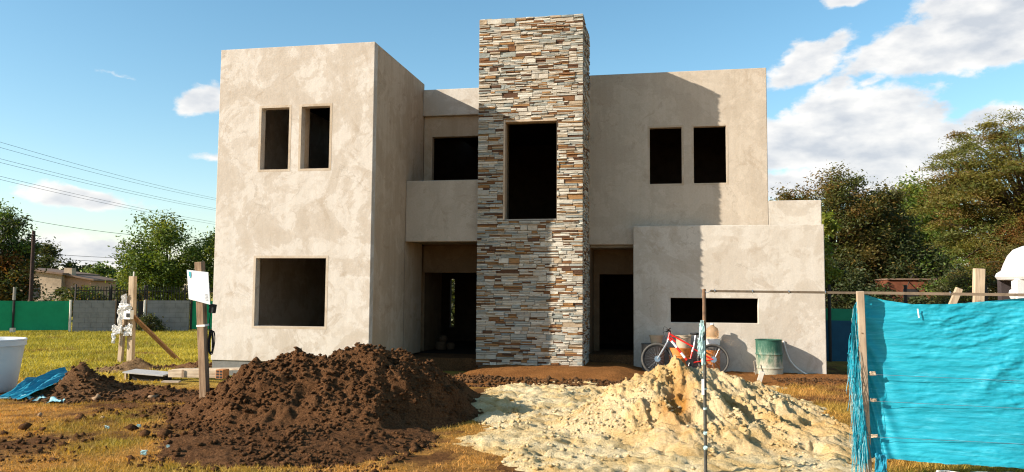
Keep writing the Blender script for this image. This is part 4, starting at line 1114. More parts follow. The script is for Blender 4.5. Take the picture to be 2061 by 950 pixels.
# ------------------------------------------------------------------ front fence on the right
M_rust = simple('rusty_steel', (.20, .115, .065), .8, .3, .4, 14, c2=(.10, .06, .04))
M_mpost = simple('scuffed_dark_post', (.065, .062, .05), .6, .4, .5, 22, c2=(.03, .026, .02))
M_rail = simple('weathered_rail', (.17, .125, .085), .85, .25, .35, 16)
fdir = Vector((.98601, -.16668, 0)); fnor = Vector((-.16668, -.98601, 0))   # along the fence, and towards the street
F0 = Vector((11.931, -7.694, 0))
def fp(s_, z_, off=0.0): return F0 + fdir*s_ + fnor*off + Vector((0, 0, z_))
mp_ = empty('metal_post', (10.36, -7.8, GZ), 'thin scuffed metal post in front of the sand heap, rusty at the top', 'post')
MB().tube([(10.361, -7.763, -.5), (10.358, -7.87, 1.15)], .018, 10).build('post', M_mpost, mp_, smooth=True)
MB().tube([(10.358, -7.87, 1.15), (10.357, -7.9, 1.585)], .019, 10).build('rusty_top', M_rust, mp_, smooth=True)
for k, (z_, r_) in enumerate(((.55, .021), (.35, .0205), (.1, .0205), (-.05, .021), (.72, .021))):
    MB().tube([(10.36, -7.83+.02*k*.2, z_), (10.36, -7.83, z_+.018)], r_, 10).build('tape', M_scrap, mp_)
MB().box(10.325, -7.872, .50, 10.352, -7.852, .66).build('label', M_ragw, mp_)
for k, (z_, dx_, dz_) in enumerate(((1.18, -.018, .08), (1.06, -.03, .16), (.93, -.012, .12), (1.0, -.045, .1))):
    rag('rag', '', (10.355+dx_, -7.90, z_), .018, .012, dz_, 80+k, M_scrap, mp_, 12)
rl = empty('fence_rail', (12.0, -7.75, 1.55), 'thin weathered rail running along the top of the front fence', 'rail')
mb = MB(); mb.beam((10.42, -7.885, 1.563), fp(0, 1.555, -.045), .022, .024); mb.build('rail', M_rail, rl)
mb = MB(); mb.beam(fp(0.0, 1.557, -.046), fp(3.2, 1.532, -.046), .024, .028); mb.build('rail', M_rail, rl)
for s_ in (.03, .28, .52, .76, 1.0, 1.2):
    p = Vector((10.42, -7.885, 1.563)).lerp(fp(0, 1.555, -.045), s_) if s_ < 1 else fp((s_-1)*4.0, 1.556, -.046)
    MB().tube([p+Vector((-.004, 0, 0)), p+Vector((.005, 0, 0))], .019, 8).build('wire_tie', M_steel, rl)
MB().tube(smooth_path([(10.357, -7.90, 1.57), (10.39, -7.93, 1.545), (10.43, -7.90, 1.575), (10.45, -7.89, 1.56)]), .003, 4).build('wire_tie', M_steel, rl)
wp = empty('wooden_post', (11.93, -7.65, GZ), 'thin pale square timber post at the left end of the turquoise tarpaulin', 'post')
MB().beam((11.98, -7.565, -.45), (11.905, -7.725, 1.572), .068, .06, (0, 1, 0)).build('post', wood('fence_timber', (.46, .345, .24), (.30, .21, .14), 'z', .8), wp, bevel=.004)
for z_ in (.30, .62, 1.15): 
    t_ = (z_+.45)/2.022; p = Vector((11.98, -7.565, -.45)).lerp(Vector((11.905, -7.725, 1.572)), t_)
    MB().tube([p+fnor*.03, p+fnor*.036], .007, 8).build('nail', M_rust, wp)
tr = empty('tarpaulin_fence', (12.9, -7.9, GZ), 'bright turquoise tarpaulin stretched along the front fence, frayed at its left edge', 'tarpaulin')
nu, nv = 260, 170
U, Vv = np.meshgrid(np.linspace(0, 1, nu), np.linspace(0, 1, nv))
Ls = 2.6
s_ = U*Ls+.01
top = np.interp(s_, [0, .06, .2, .47, .82, 1.1, 1.42, 1.9, 2.7], [1.545, 1.53, 1.485, 1.445, 1.452, 1.48, 1.515, 1.535, 1.54])
bot = np.interp(s_, [0, .1, .4, 1.4, 2.7], [-.13, -.10, -.115, -.105, -.1]) + fbm(s_*6, s_*0, 1, 3, 5)*.02
z = top+(bot-top)*Vv
# wrinkles: fine ones along the weave, a few long folds rising to the right
wr = fbm(s_*1.3, z*10.0, 1, 5, 401, .68)*.013 + fbm(s_*1.4, z*3.4, 1, 4, 402, .55)*.012 + fbm(s_*4.5, z*26.0, 1, 3, 404, .6)*.006 + (np.abs(fbm((s_+z*.22)*1.6, (z-s_*.22)*7, 1, 6, 406, .7))-.2)*.038*sstep(.15, .7, s_)*(.3+1.3*np.clip(fbm(s_*1.1, z*1.6, 1, 2, 408)+.4, 0, 1)) + fbm(s_*.9, z*.9, 1, 2, 407)*.06*sstep(.1, .8, s_)
fold = np.abs(fbm((s_*.86-z*.5)*1.2+.4, (s_*.5+z*.86)*5.5, 1, 4, 403, .5))
wr = wr + (.05*np.exp(-(fold/.10)**2)-.015)*sstep(.5, 1.6, s_)*.16
pk = np.exp(-(((s_-1.12-(z-.70)*.9)/.10)**2+((z-.76)/.26)**2))
wr = wr + pk*.020 + pk*fbm(s_*9, z*9, 1, 3, 405)*.016
fan = np.exp(-((s_)/.30)**2)*np.sin((z-1.5)*30/(1+s_*5))*.022
off = -.10 - .035*np.sin(np.pi*Vv) + wr + fan + .06*np.exp(-(s_/.05)**2)
Vx = F0.x+fdir.x*s_+fnor.x*off; Vy = F0.y+fdir.y*s_+fnor.y*off
VV_ = np.stack([Vx, Vy, z], -1).reshape(-1, 3)
i_, j_ = np.meshgrid(np.arange(nu-1), np.arange(nv-1)); a_ = (j_*nu+i_).ravel()
arr_mesh('sheet', VV_, np.stack([a_, a_+nu, a_+nu+1, a_+1], -1), M_tarp, tr, smooth=True)
# frayed left end: a narrow hanging flap and loose threads, standing proud of the sheet
nv2, nu2 = 120, 14
VV_ = []; FFl = []
for j in range(nv2):
    v = j/(nv2-1); zz = 1.50-1.66*v
    wdt = np.interp(v, [0, .05, .3, .45, .6, .8, 1], [.01, .06, .105, .12, .095, .125, .10]) + .012*float(fbm(np.array([v*9]), np.array([.5]), 1, 3, 7)[0])
    for i in range(nu2):
        u = i/(nu2-1)
        sx_ = -.032 - wdt*u + v*.055
        of = .045+.05*u*math.sin(v*5+1)+.03*math.sin(u*6+v*9)+.05*v*u
        p = fp(sx_, zz, of-.085); VV_.append(tuple(p))
for j in range(nv2-1):
    for i in range(nu2-1): FFl.append((j*nu2+i, j*nu2+i+1, (j+1)*nu2+i+1, (j+1)*nu2+i))
arr_mesh('frayed_flap', VV_, FFl, M_tarp, tr, smooth=True)
th = MB(); th2 = MB(); q = random.Random(12)
for k in range(300):
    v = q.uniform(.02, .98); zz = 1.50-1.62*v
    wdt = np.interp(v, [0, .05, .3, .45, .6, .8, 1], [.01, .06, .105, .12, .095, .125, .10])
    a = fp(-.03-wdt*q.uniform(.2, 1.15)+v*.055, zz, q.uniform(-.05, .04)); L = q.uniform(.08, .45)
    P_ = [a]
    for t in range(3): P_.append(P_[-1]+Vector((q.uniform(-.018, .014), q.uniform(-.01, .01), -L/3)))
    P_ = [p for p in P_ if p.z > -.36]
    if len(P_) > 1: (th if k % 4 == 0 else th2).tube(P_, q.choice((.0011, .0016, .0024)), 3, caps=False)
th.build('frayed_threads', M_tarpw, tr)['kind'] = 'stuff'
th2.build('frayed_threads', M_tarp, tr)['kind'] = 'stuff'
for z0_, z1_ in ((.735, .722), (.468, .462), (.112, .125)):
    MB().tube([fp(.0, z0_, -.03), fp(1.3, z1_, -.085), fp(2.7, z1_+.003, -.09)], .0020, 5).build('wire', M_steel, tr)
    rag('pale_patch', '', tuple(fp(.085, z0_+.01, -.03)), (.03), .006, .016, int(z0_*100)+300, M_wpale, tr, 10)
MB().beam(fp(.51, 1.40, -.06), fp(.52, 1.31, -.06), .004, .012).build('tear', M_ragw, tr)
rag('white_cloth', 'crumpled white cloth on the grass under the edge of the turquoise tarpaulin', (13.0, -7.6, -.26), .42, .07, .05, 91, M_ragw, None, 24, 'cloth')
rag('tarpaulin_scrap', 'loose turquoise strip hanging at the foot of the thin timber post', tuple(fp(.14, -.20, -.02)), .055, .02, .14, 97, M_tarpb, None, 20, 'tarpaulin')

# posts, hood and screens beyond the front fence
tag(MB().beam((14.79, -2.21, -.4), (14.915, -2.245, 1.98), .15, .12, (0, 1, 0)).build('wooden_post', M_wpale, bevel=.006), 'tall pale timber post standing behind the turquoise tarpaulin', 'post')
tag(MB().beam((13.75, -2.3, -.3), (14.60, -2.28, 1.66), .10, .08, (0, 1, 0)).build('wooden_post', M_wpale, bevel=.006), 'leaning pale timber post showing just above the turquoise tarpaulin', 'post')
tag(MB().beam((14.77, -2.5, -.3), (14.81, -2.5, 1.47), .05, .05, (0, 1, 0)).build('wooden_post', M_wpost, bevel=.004), 'short thin stake barely showing over the turquoise tarpaulin', 'post')
M_lime = simple('whitewash', (.60, .58, .565), .8, .25, .08, 4, bmp=.15)
sh = empty('barbecue_hood', (17.1, 1.1, GZ), 'white domed masonry barbecue with an open arch, at the right edge', 'barbecue')
hx, hy = 17.14, 1.15
dm = MB(); dm.lathe([(.60, 1.86), (.68, 1.87), (.725, 1.93), (.70, 2.0), (.62, 2.05), (.575, 2.18), (.50, 2.35), (.40, 2.47), (.24, 2.54), (.02, 2.56)], (hx, hy, 0), 36)
dm.build('domed_cap', M_lime, sh, smooth=True)
MB().box(hx-.56, hy-.46, -.33, hx-.35, hy-.20, 1.88).build('pillar', M_lime, sh, bevel=.02)
MB().box(hx+.35, hy-.46, -.33, hx+.56, hy-.20, 1.88).build('pillar', M_lime, sh, bevel=.02)
MB().box(hx-.565, hy+.25, -.33, hx+.565, hy+.45, 1.88).build('back_wall', simple('dark_hearth_wall', (.05, .04, .04), .95, .1, .3, 6), sh)  # near-black wall behind the opening
MB().box(hx-.57, hy-.55, -.33, hx+.57, hy+.44, .75).build('hearth', M_lime, sh, bevel=.02)
br_ = MB(); br_.lathe([(.02, 1.46), (.07, 1.50), (.10, 1.58), (.08, 1.66), (.02, 1.70)], (hx-.555, hy-.33, 0), 14); br_.build('bracket', M_lime, sh, smooth=True)
bl = MB(); bl.lathe([(.02, 1.50), (.10, 1.53), (.14, 1.62), (.12, 1.72), (.05, 1.80)], (hx-.06, hy-.2, 0), 14); bl.build('vent_cowl', M_lime, sh, smooth=True)

M_gmesh = simple('green_shade_net', (.012, .28, .125), .75, .2, .12, 3)
M_gmesh_d = simple('green_net', (.02, .22, .11), .75, .2, .15, 3)
M_bluescr = simple('dark_blue_sheet', (.010, .075, .13), .7, .3, .2, 3)
M_iron = simple('dark_iron', (.025, .022, .02), .7, .3, .3, 8)
bf = empty('screen_fence', (15.2, 7.6, GZ), 'dark blue sheet with a green net above it, screening the gap right of the house', 'fence')
def sheet(name, a, b, z0, z1, mat, parent, sag=.02, n=24, amp=.03, seed=1):
    a = Vector(a); b = Vector(b); d = (b-a); nrm = Vector((d.y, -d.x, 0)).normalized(); V_ = []; F_ = []
    for i in range(n+1):
        for j in range(9):
            u, v = i/n, j/8; p = a+d*u
            w = float(fbm(np.array([u*6.]), np.array([v*2.]), 1, 3, seed)[0])*amp
            zt = z1-sag*math.sin(u*math.pi*3)**2
            V_.append((p.x+nrm.x*w, p.y+nrm.y*w, z0+(zt-z0)*v))
    for i in range(n):
        for j in range(8): F_.append((i*9+j, (i+1)*9+j, (i+1)*9+j+1, i*9+j+1))
    mb_ = MB(); mb_.v = V_; mb_.f = F_
    return mb_.build(name, mat, parent, smooth=True)
sheet('blue_sheet', (13.9, 7.95), (20.5, 8.9), -.33, .84, M_bluescr, bf)
sheet('green_net', (13.9, 7.99), (20.5, 8.94), .82, 1.18, M_gmesh_d, bf)
for x in (14.49, 16.6, 18.8): MB().tube([(x, 7.83+(x-13.9)*.144, -.33), (x, 7.83+(x-13.9)*.144, 1.85)], .045, 8).build('post', M_iron, bf)
MB().tube([(14.25, 7.7, -.3), (14.22, 7.7, 1.6)], .022, 6).build('post', M_iron, bf)

# ------------------------------------------------------------------ far fence on the left
Q0 = Vector((-15.5, 15.5, 0)); qd = Vector((.8412, .5408, 0)); qn = Vector((.5408, -.8412, 0))
def qp(s_, z_, off=0.0): return Q0+qd*s_+qn*off+Vector((0, 0, z_))
gf = empty('shade_net_fence', qp(-2.6, GZ), 'green shade net fence across the back of the lawn, left of the grey concrete wall', 'fence')
sheet('net', qp(-9, 0), qp(-.78, 0), -.24, 1.05, M_gmesh, gf, .02, 40, .05, 4)
for s_ in (-7.9, -5.4, -2.9): MB().tube([qp(s_, -.33, .06), qp(s_, 1.62, .06)], .045, 8).build('post', M_iron, gf)
for s_ in (-7.9, -5.4, -2.9): MB().tube([qp(s_, 1.08, .06), qp(s_, 1.64, .06)], .06, 8).build('post_cap', M_conc, gf)
for s_ in (-7.9, -5.4, -2.9): MB().beam(qp(s_, -.4, .06), qp(s_, -.12, .06), .16, .16).build('footing', M_paleboard, gf)
M_wallg = simple('grey_concrete_wall', (.26, .245, .23), .95, .15, .22, 3, bmp=.2)
def panel_wall(label, s0, s1, z1, block=(.48, .22), seed=1, post=True):
    e_ = empty('concrete_wall', qp((s0+s1)/2, GZ), label, 'wall')
    q_ = random.Random(seed); z = -.36; r_ = 0
    while z < z1-.02:
        h = min(block[1], z1-z); s_ = s0; first = True
        while s_ < s1-.01:
            L = block[0]*(.5 if first and r_ % 2 else 1); first = False
            L = min(L, s1-s_)
            p = qp(s_+L/2, z+h/2, q_.uniform(-.003, .003)); M3 = Matrix.Rotation(math.atan2(qd.y, qd.x), 3, 'Z')
            MB().obox(p, (L-.008, .14, h-.008), M3).build('concrete_block', M_wallg, e_)
            s_ += L
        z += h; r_ += 1
    MB().obox(qp((s0+s1)/2, (z1-.36)/2-.002, -.01), (s1-s0-.012, .12, z1+.352), Matrix.Rotation(math.atan2(qd.y, qd.x), 3, 'Z')).build('mortar', M_mortar, e_)
    if post: MB().tube([qp(s0-.10, -.33, .06), qp(s0-.10, 1.10, .06)], .05, 8).build('post', M_paleboard, e_)
    return e_
panel_wall('grey concrete block wall beside the green shade net, left of the two timber posts', -.62, 1.06, 1.075)
panel_wall('grey concrete block wall between the two timber posts and the sign post', 2.38, 4.18, 1.085, seed=5)
gf2 = empty('shade_net_fence', qp(5.2, GZ), 'green shade net between the concrete wall and the corner of the house', 'fence')
sheet('net', qp(4.30, -.04), qp(6.6, -.04), -.24, 1.07, M_gmesh, gf2, .02, 20, .05, 9)
MB().tube([qp(4.26, -.33, .04), qp(4.26, 1.2, .04)], .05, 8).build('post', M_iron, gf2)
gt_ = empty('gate', qp(1.7, GZ, -.4), 'dark rusty sheet metal gate between the two concrete walls', 'gate')
for i in range(4):
    MB().obox(qp(1.20+i*.31, .36, -.35), (.29, .03, 1.38), Matrix.Rotation(math.atan2(qd.y, qd.x), 3, 'Z')).build('panel', (M_iron, M_rust, M_bluescr, M_iron)[i], gt_)
for s_ in (1.05, 1.9, 2.33): MB().tube([qp(s_, -.33, -.3), qp(s_, 1.12, -.3)], .045, 8).build('post', M_wpost, gt_)
M_railn = simple('black_railing', (.035, .028, .022), .7, .3, .3, 8)
for (s0, s1, lab) in ((-.7, 2.2, 'black spiked iron railing behind the left concrete wall'), (2.3, 5.6, 'black spiked iron railing behind the right concrete wall')):
    e_ = empty('iron_railing', qp((s0+s1)/2, GZ, -1.2), lab, 'railing')
    bars = MB(); n_ = int((s1-s0)/.115)
    for i in range(n_+1):
        s_ = s0+(s1-s0)*i/n_; bars.beam(qp(s_, -.33, -1.2), qp(s_, 1.66, -1.2), .022, .022)
        bars.lathe([(.02, 0), (.001, .09)], tuple(qp(s_, 1.66, -1.2)), 4)
    bars.build('bars', M_railn, e_)['kind'] = 'stuff'
    for z_ in (.9, 1.52): MB().beam(qp(s0-.05, z_, -1.2), qp(s1+.05, z_, -1.2), .03, .04).build('cross_bar', M_railn, e_)
    for s_ in (s0, (s0+s1)/2, s1): MB().beam(qp(s_, -.33, -1.21), qp(s_, 1.80, -1.21), .06, .06).build('post', M_railn, e_)

# ------------------------------------------------------------------ far buildings, poles, wires
M_roof = simple('brown_roof', (.20, .13, .09), .9, .15, .25, 2)
M_hw = simple('stone_house_wall', (.42, .315, .215), .9, .15, .35, 1.6)
M_hw2 = simple('salmon_wall', (.42, .245, .155), .9, .15, .15, 1)
hl = empty('bungalow', (-36, 38, GZ), 'low far house with stone walls, brown roof and a white chimney, behind the green net', 'house')
HO = Matrix.Translation((-37.55, 37.5, 0)) @ Matrix.Rotation(R(11), 4, 'Z')
def hb(name, x0, y0, z0, x1, y1, z1, mat, par=None):
    m_ = MB().box(x0, y0, z0, x1, y1, z1, HO); return m_.build(name, mat, par or hl)
def prism(name, prof, y0, y1, mat, par=None):
    m_ = MB(); k_ = len(prof)
    for y in (y0, y1): m_.v += [tuple(HO @ Vector((x, y, z))) for x, z in prof]
    m_.f = [tuple(range(k_)), tuple(reversed(range(k_, 2*k_)))]+[((i+1) % k_, i, i+k_, (i+1) % k_+k_) for i in range(k_)]
    return m_.build(name, mat, par or hl)
prism('wall', [(-1.6, -.3), (1.75, -.3), (1.75, 2.72), (-1.6, 3.12)], 0, 5, M_hw)
rf = prism('roof', [(-1.95, 3.17), (2.0, 2.70), (2.0, 2.84), (-1.95, 3.31)], -.35, 5.3, M_roof)
hb('chimney', 1.62, .5, 2.5, 2.25, 1.1, 3.25, M_hw, rf)
prism('wing_wall', [(1.752, -.3), (3.75, -.3), (3.75, 2.30), (1.752, 2.62)], .5, 4.5, M_hw2)
prism('roof', [(1.85, 2.66), (4.1, 2.27), (4.1, 2.38), (1.85, 2.78)], .2, 4.8, M_roof)
hb('window', -.9, -.03, .9, .1, .02, 1.9, M_black)
hb('window', 2.4, .47, 1.0, 3.1, .52, 1.75, M_black)
hb('porch_roof', -3.6, -3.2, .60, 1.9, -1.2, .78, M_hw)

b2_ = empty('outbuilding', (-22.6, 28.5, GZ), 'low brick outbuilding with water tanks on its flat roof, behind the railing', 'building')
HO = Matrix.Translation((-23.9, 28.2, 0)) @ Matrix.Rotation(R(12), 4, 'Z')
MB().box(-.6, 0, -.3, 2.7, 3, .98, HO).build('wall', simple('pale_brick_wall', (.40, .25, .16), .9, .15, .3, 3), b2_)
MB().box(-.8, -.15, .98, 2.9, 3.1, 1.08, HO).build('roof', M_hw, b2_)
for i in range(4): MB().box(-.4+i*.75, -.02, .3, .0+i*.75, .02, .8, HO).build('window', M_iron, b2_)
for x, y, r_, h, mt_ in ((.62, 1.2, .21, .50, M_slab), (1.33, 1.3, .17, .45, M_roof), (1.92, 1.1, .33, .78, M_slab)):
    p = HO @ Vector((x, y, 1.081))
    e_ = empty('roof_tank', p, {.62: 'small grey water tank, leftmost on the far outbuilding roof', 1.33: 'small brown water tank between two grey ones on the outbuilding roof', 1.92: 'largest grey water tank on the far outbuilding roof'}[x], 'tank', 'water tanks on the outbuilding roof')
    MB().lathe([(r_, 0), (r_*1.03, h*.5), (r_, h*.86), (r_*.5, h*.97), (r_*.3, h)], tuple(p), 16).build('tank_body', mt_, e_, smooth=True)
bb = empty('brick_shed', (21.8, 27, GZ), 'low red brick shed in the shade of the trees on the right', 'shed')
MB().box(20.7, 26.6, -.3, 22.9, 29, 2.35).build('wall', simple('red_brick_shade', (.16, .055, .028), .9, .15, .3, 4), bb)  # brick colour darkened to carry the shade under the trees
MB().box(20.65, 26.5, 2.35, 22.95, 29.1, 2.42).build('roof', M_roof, bb)
MB().box(21.4, 26.58, .2, 22.1, 26.62, 1.9).build('door', M_iron, bb)

M_pole = simple('tarred_pole', (.06, .035, .028), .85, .2, .3, 5)
up_ = empty('utility_pole', (-21.0, 18.3, GZ), 'dark wooden utility pole rising above the green net fence', 'pole')
MB().tube([(-21.06, 18.35, -.5), (-20.93, 18.17, 4.45)], [.10, .08], 10).build('pole', M_pole, up_, smooth=True)
MB().tube([(-21.04, 18.08, 4.25), (-20.82, 18.08, 4.25)], .03, 6).build('insulator', M_iron, up_)
lp = empty('street_lamp', (-21, 28.6, GZ), 'thin pale street lamp post among the leaves of the left tree', 'street lamp')
MB().tube(smooth_path([(-21.0, 28.6, -.4), (-20.9, 28.4, 3.9), (-20.75, 28.38, 4.35), (-20.2, 28.4, 4.5)]), .045, 8).build('pole', M_slab, lp, smooth=True)
MB().obox((-20.1, 28.4, 4.50), (.36, .16, .08), Matrix.Identity(3)).build('lamp_head', M_lime, lp, bevel=.02)
M_wire = simple('black_wire', (.02, .02, .022), .7, .2, .1, 2)
def wire(name, label, a, b, sag, r_=.008, group=None):
    a = Vector(a); b = Vector(b); P_ = []
    for i in range(25):
        t = i/24; p = a.lerp(b, t); p.z -= sag*4*t*(1-t); P_.append(p)
    tag(MB().tube(P_, r_, 4).build(name, M_wire), label, 'power line', group)
wg = 'wires crossing the sky on the left'
wire('overhead_wire', 'highest of the thin black wires sloping across the sky on the left', (-22.3, 15.5, 8.88), (-27.7, 49.2, 9.44), .25, group=wg)
wire('overhead_wire', 'second highest black wire on the left, just under the top one', (-22.3, 15.55, 8.60), (-27.7, 49.2, 9.31), .25, group=wg)
wire('overhead_wire', 'upper wire of the middle pair sloping across the sky on the left', (-22.3, 15.6, 8.04), (-27.7, 49.2, 8.55), .2, group=wg)
wire('overhead_wire', 'lower wire of the middle pair sloping across the sky on the left', (-22.3, 15.6, 7.85), (-27.7, 49.2, 8.42), .2, group=wg)
wire('overhead_wire', 'upper wire of the lowest pair, passing over the small cloud on the left', (-22.3, 15.66, 7.19), (-27.7, 49.3, 7.36), .2, group=wg)
wire('overhead_wire', 'lowest wire of the pairs, dipping towards the top of the left tree', (-22.3, 15.67, 7.03), (-27.7, 49.3, 7.18), .2, group=wg)
wire('overhead_wire', 'thin wire running from beyond the pole high over the far roof', (-48.3, 48.3, 8.0), (-31.5, 51.7, 6.3), .35, .018, 'distant wires near the utility pole')
wire('overhead_wire', 'distant wire just above the bungalow roof, upper of the two', (-46.1, 49, 4.85), (-31.6, 51.8, 4.6), .2, .018, 'distant wires near the utility pole')
wire('overhead_wire', 'distant wire just above the bungalow chimney, lower of the two', (-46.1, 49, 4.45), (-31.6, 51.8, 4.2), .2, .018, 'distant wires near the utility pole')

# ------------------------------------------------------------------ trees
def tree(name, label, base, trunk_h, trunk_r, crowns, nclus, nleaf, lsize, cr_r, cols, seed, flat=.8, lean=(0, 0), cat='tree', group=None, limbs=True, aspect=.45, droop=0.0):
    """crowns: list of (center, radii, weight, colour set).  Leaves are single small quads gathered in clumps."""
    g = np.random.default_rng(seed); q = random.Random(seed)
    e_ = empty(name, base, label, cat, group)
    B = Vector(base); T = B + Vector((lean[0], lean[1], trunk_h))
    mb = MB()
    tp_ = smooth_path([B-Vector((0, 0, .2)), B.lerp(T, .35)+Vector((q.uniform(-.1, .1), q.uniform(-.1, .1), 0)), B.lerp(T, .7)+Vector((q.uniform(-.15, .15), 0, 0)), T], 4)
    mb.tube(tp_, [trunk_r*(1.25-.75*i/(len(tp_)-1)) for i in range(len(tp_))], 9)
    wsum = sum(c_[2] for c_ in crowns)
    PV = []; PC = []; ends = []
    for (cc, cr_, wgt, cset) in crowns:
        n_ = max(3, int(nclus*wgt/wsum))
        u = g.normal(size=(n_, 3)); u /= np.linalg.norm(u, axis=1)[:, None]
        rad = g.uniform(.35, 1, n_)**.55
        ctr = np.array(cc)+u*rad[:, None]*np.array(cr_)
        ends += [(Vector(p), w_) for p, w_ in zip(ctr, rad)]
        per = max(4, int(nleaf*wgt/wsum/n_))
        for p, ra in zip(ctr, rad):
            k = int(per*g.uniform(.5, 1.5))
            rr_ = cr_r*g.uniform(.55, 1.35)
            d = g.normal(size=(k, 3))*np.array([.5, .5, .5*flat])*rr_
            d[:, 2] -= droop*np.hypot(d[:, 0], d[:, 1])
            PV.append(p+d)
            tone = cset[g.choice(len(cset))] if len(cset) > 1 else cset[0]
            base_c = np.array(tone)[None]*g.uniform(.7, 1.3, (k, 1))*g.uniform(.9, 1.1, (k, 3))
            other = np.array(cset[g.choice(len(cset))])[None]
            mxx = (g.uniform(0, 1, (k, 1)) < .2)
            PC.append(np.where(mxx, other*g.uniform(.7, 1.2, (k, 1)), base_c))
    Pp = np.concatenate(PV); Cc = np.concatenate(PC); n_ = len(Pp)
    keepz = Pp[:, 2] > GZ+.05
    Pp, Cc = Pp[keepz], Cc[keepz]; n_ = len(Pp)
    a = g.normal(size=(n_, 3)); a[:, 2] *= .6; a /= np.linalg.norm(a, axis=1)[:, None]
    b_ = g.normal(size=(n_, 3)); b_ -= (b_*a).sum(1)[:, None]*a; b_ /= np.linalg.norm(b_, axis=1)[:, None]
    s_ = lsize*g.uniform(.6, 1.4, (n_, 1))
    V = np.stack([Pp-a*s_, Pp+b_*s_*aspect, Pp+a*s_, Pp-b_*s_*aspect], 1).reshape(-1, 3)
    F = np.arange(n_*4).reshape(-1, 4)
    if limbs:
        q.shuffle(ends)
        for p, w_ in ends[:max(10, int(len(ends)*.45))]:
            s0 = tp_[q.randrange(len(tp_)//2, len(tp_))]
            md = s0.lerp(p, .5)+Vector((q.uniform(-.2, .2), q.uniform(-.2, .2), q.uniform(0, .35)*(p-s0).length*.5))
            pth = smooth_path([s0, md, p], 4); r0 = trunk_r*q.uniform(.22, .42)
            mb.tube(pth, [r0*(1-.85*i/(len(pth)-1)) for i in range(len(pth))], 5, caps=False)
    mb.build('trunk', M_bark, e_, smooth=True)
    arr_mesh('crown', V, F, M_leaf, e_, col=np.concatenate([np.clip(Cc, .004, .6), np.ones((n_, 1))], 1))
    return e_
GR = [(.115, .165, .022), (.085, .13, .019), (.17, .20, .028), (.06, .095, .016)]
DK = [(.045, .062, .016), (.06, .07, .018), (.038, .05, .015), (.075, .075, .02)]
BRN = [(.12, .095, .020), (.09, .095, .018), (.165, .10, .022), (.07, .08, .016)]
OLV = [(.155, .14, .022), (.115, .12, .022), (.18, .15, .028), (.15, .095, .02)]
RST = [(.20, .085, .018), (.16, .09, .02), (.12, .10, .022), (.24, .11, .02)]
YG = [(.17, .20, .02), (.13, .17, .02), (.20, .21, .03)]
tree('leafy_tree', 'bright green tree left of the house, its trunk behind the iron railing', (-17.6, 24.2, GZ), 3.2, .16, [((-17.6, 24, 3.2), (2.5, 2.2, 2.45), 1, GR), ((-18.6, 24, 2.0), (1.5, 1.6, 1.7), .5, GR), ((-19.8, 23.9, 2.6), (.6, .6, .5), .06, GR)], 140, 34000, .085, .66, GR, 1)
tree('leafy_tree', 'green tree half hidden behind the left corner of the house', (-14.2, 25.5, GZ), 3.0, .15, [((-14.0, 25.3, 3.0), (2.1, 2.0, 2.4), 1, GR)], 80, 20000, .085, .64, GR, 2)
tree('dark_tree', 'big dark tree with a rust tinged side at the left edge', (-29.6, 25, GZ), 3.0, .25, [((-30.3, 25.2, 4.2), (2.7, 2.4, 2.2), 1, GR[:2]+DK), ((-29.2, 24.6, 1.9), (2.1, 1.6, 2.0), .9, BRN+RST[:1]), ((-27.9, 24.6, 1.2), (.8, .9, 1.1), .25, DK)], 170, 42000, .10, .72, DK, 3)
tree('dark_tree', 'distant dark tree rising behind the bungalow roof', (-47.8, 49.6, GZ), 3.0, .22, [((-48.2, 49.5, 3.6), (1.6, 2, 2.2), 1, DK), ((-46.4, 50.0, 3.1), (1.3, 2, 1.5), .5, DK), ((-44.0, 50.5, 2.6), (1.2, 1.5, 1.2), .35, DK)], 60, 8000, .16, .8, DK, 4)
tree('round_tree', 'distant round green tree between the bungalow and the water tanks', (-40.5, 49.5, GZ), 2.4, .2, [((-40.3, 48.6, 2.2), (1.75, 1.8, 1.75), 1, GR)], 50, 7000, .14, .7, GR, 5)
tree('round_tree', 'low distant tree behind the water tanks', (-36.4, 51, GZ), 1.8, .15, [((-36.2, 50.5, 1.6), (1.8, 1.8, 1.5), 1, DK+GR[:1])], 40, 5000, .14, .7, DK, 6)
tree('flowering_shrub', 'orange flecked shrub at the corner of the bungalow', (-31.8, 36.2, GZ), .5, .06, [((-31.8, 36.2, .9), (1.1, .9, .8), 1, GR[:2]+[(.42, .17, .02)])], 30, 3500, .10, .5, GR, 7, cat='shrub')
tree('climbing_shrub', 'dark scrambling shrub over the fence behind the concrete wall', (-17.2, 17.6, GZ), .6, .06, [((-17.8, 17.4, .9), (1.6, .7, .75), 1, DK+GR[:1]+BRN[:1]), ((-15.5, 18.2, .9), (1.1, .5, .6), .5, DK+BRN)], 50, 6000, .07, .42, DK, 8, cat='shrub')
tree('climbing_shrub', 'dark shrub at the foot of the right concrete wall', (-13.0, 16.3, GZ), .3, .04, [((-12.9, 16.3, -.05), (.65, .3, .45), 1, DK)], 24, 2200, .05, .25, DK, 9, cat='shrub')
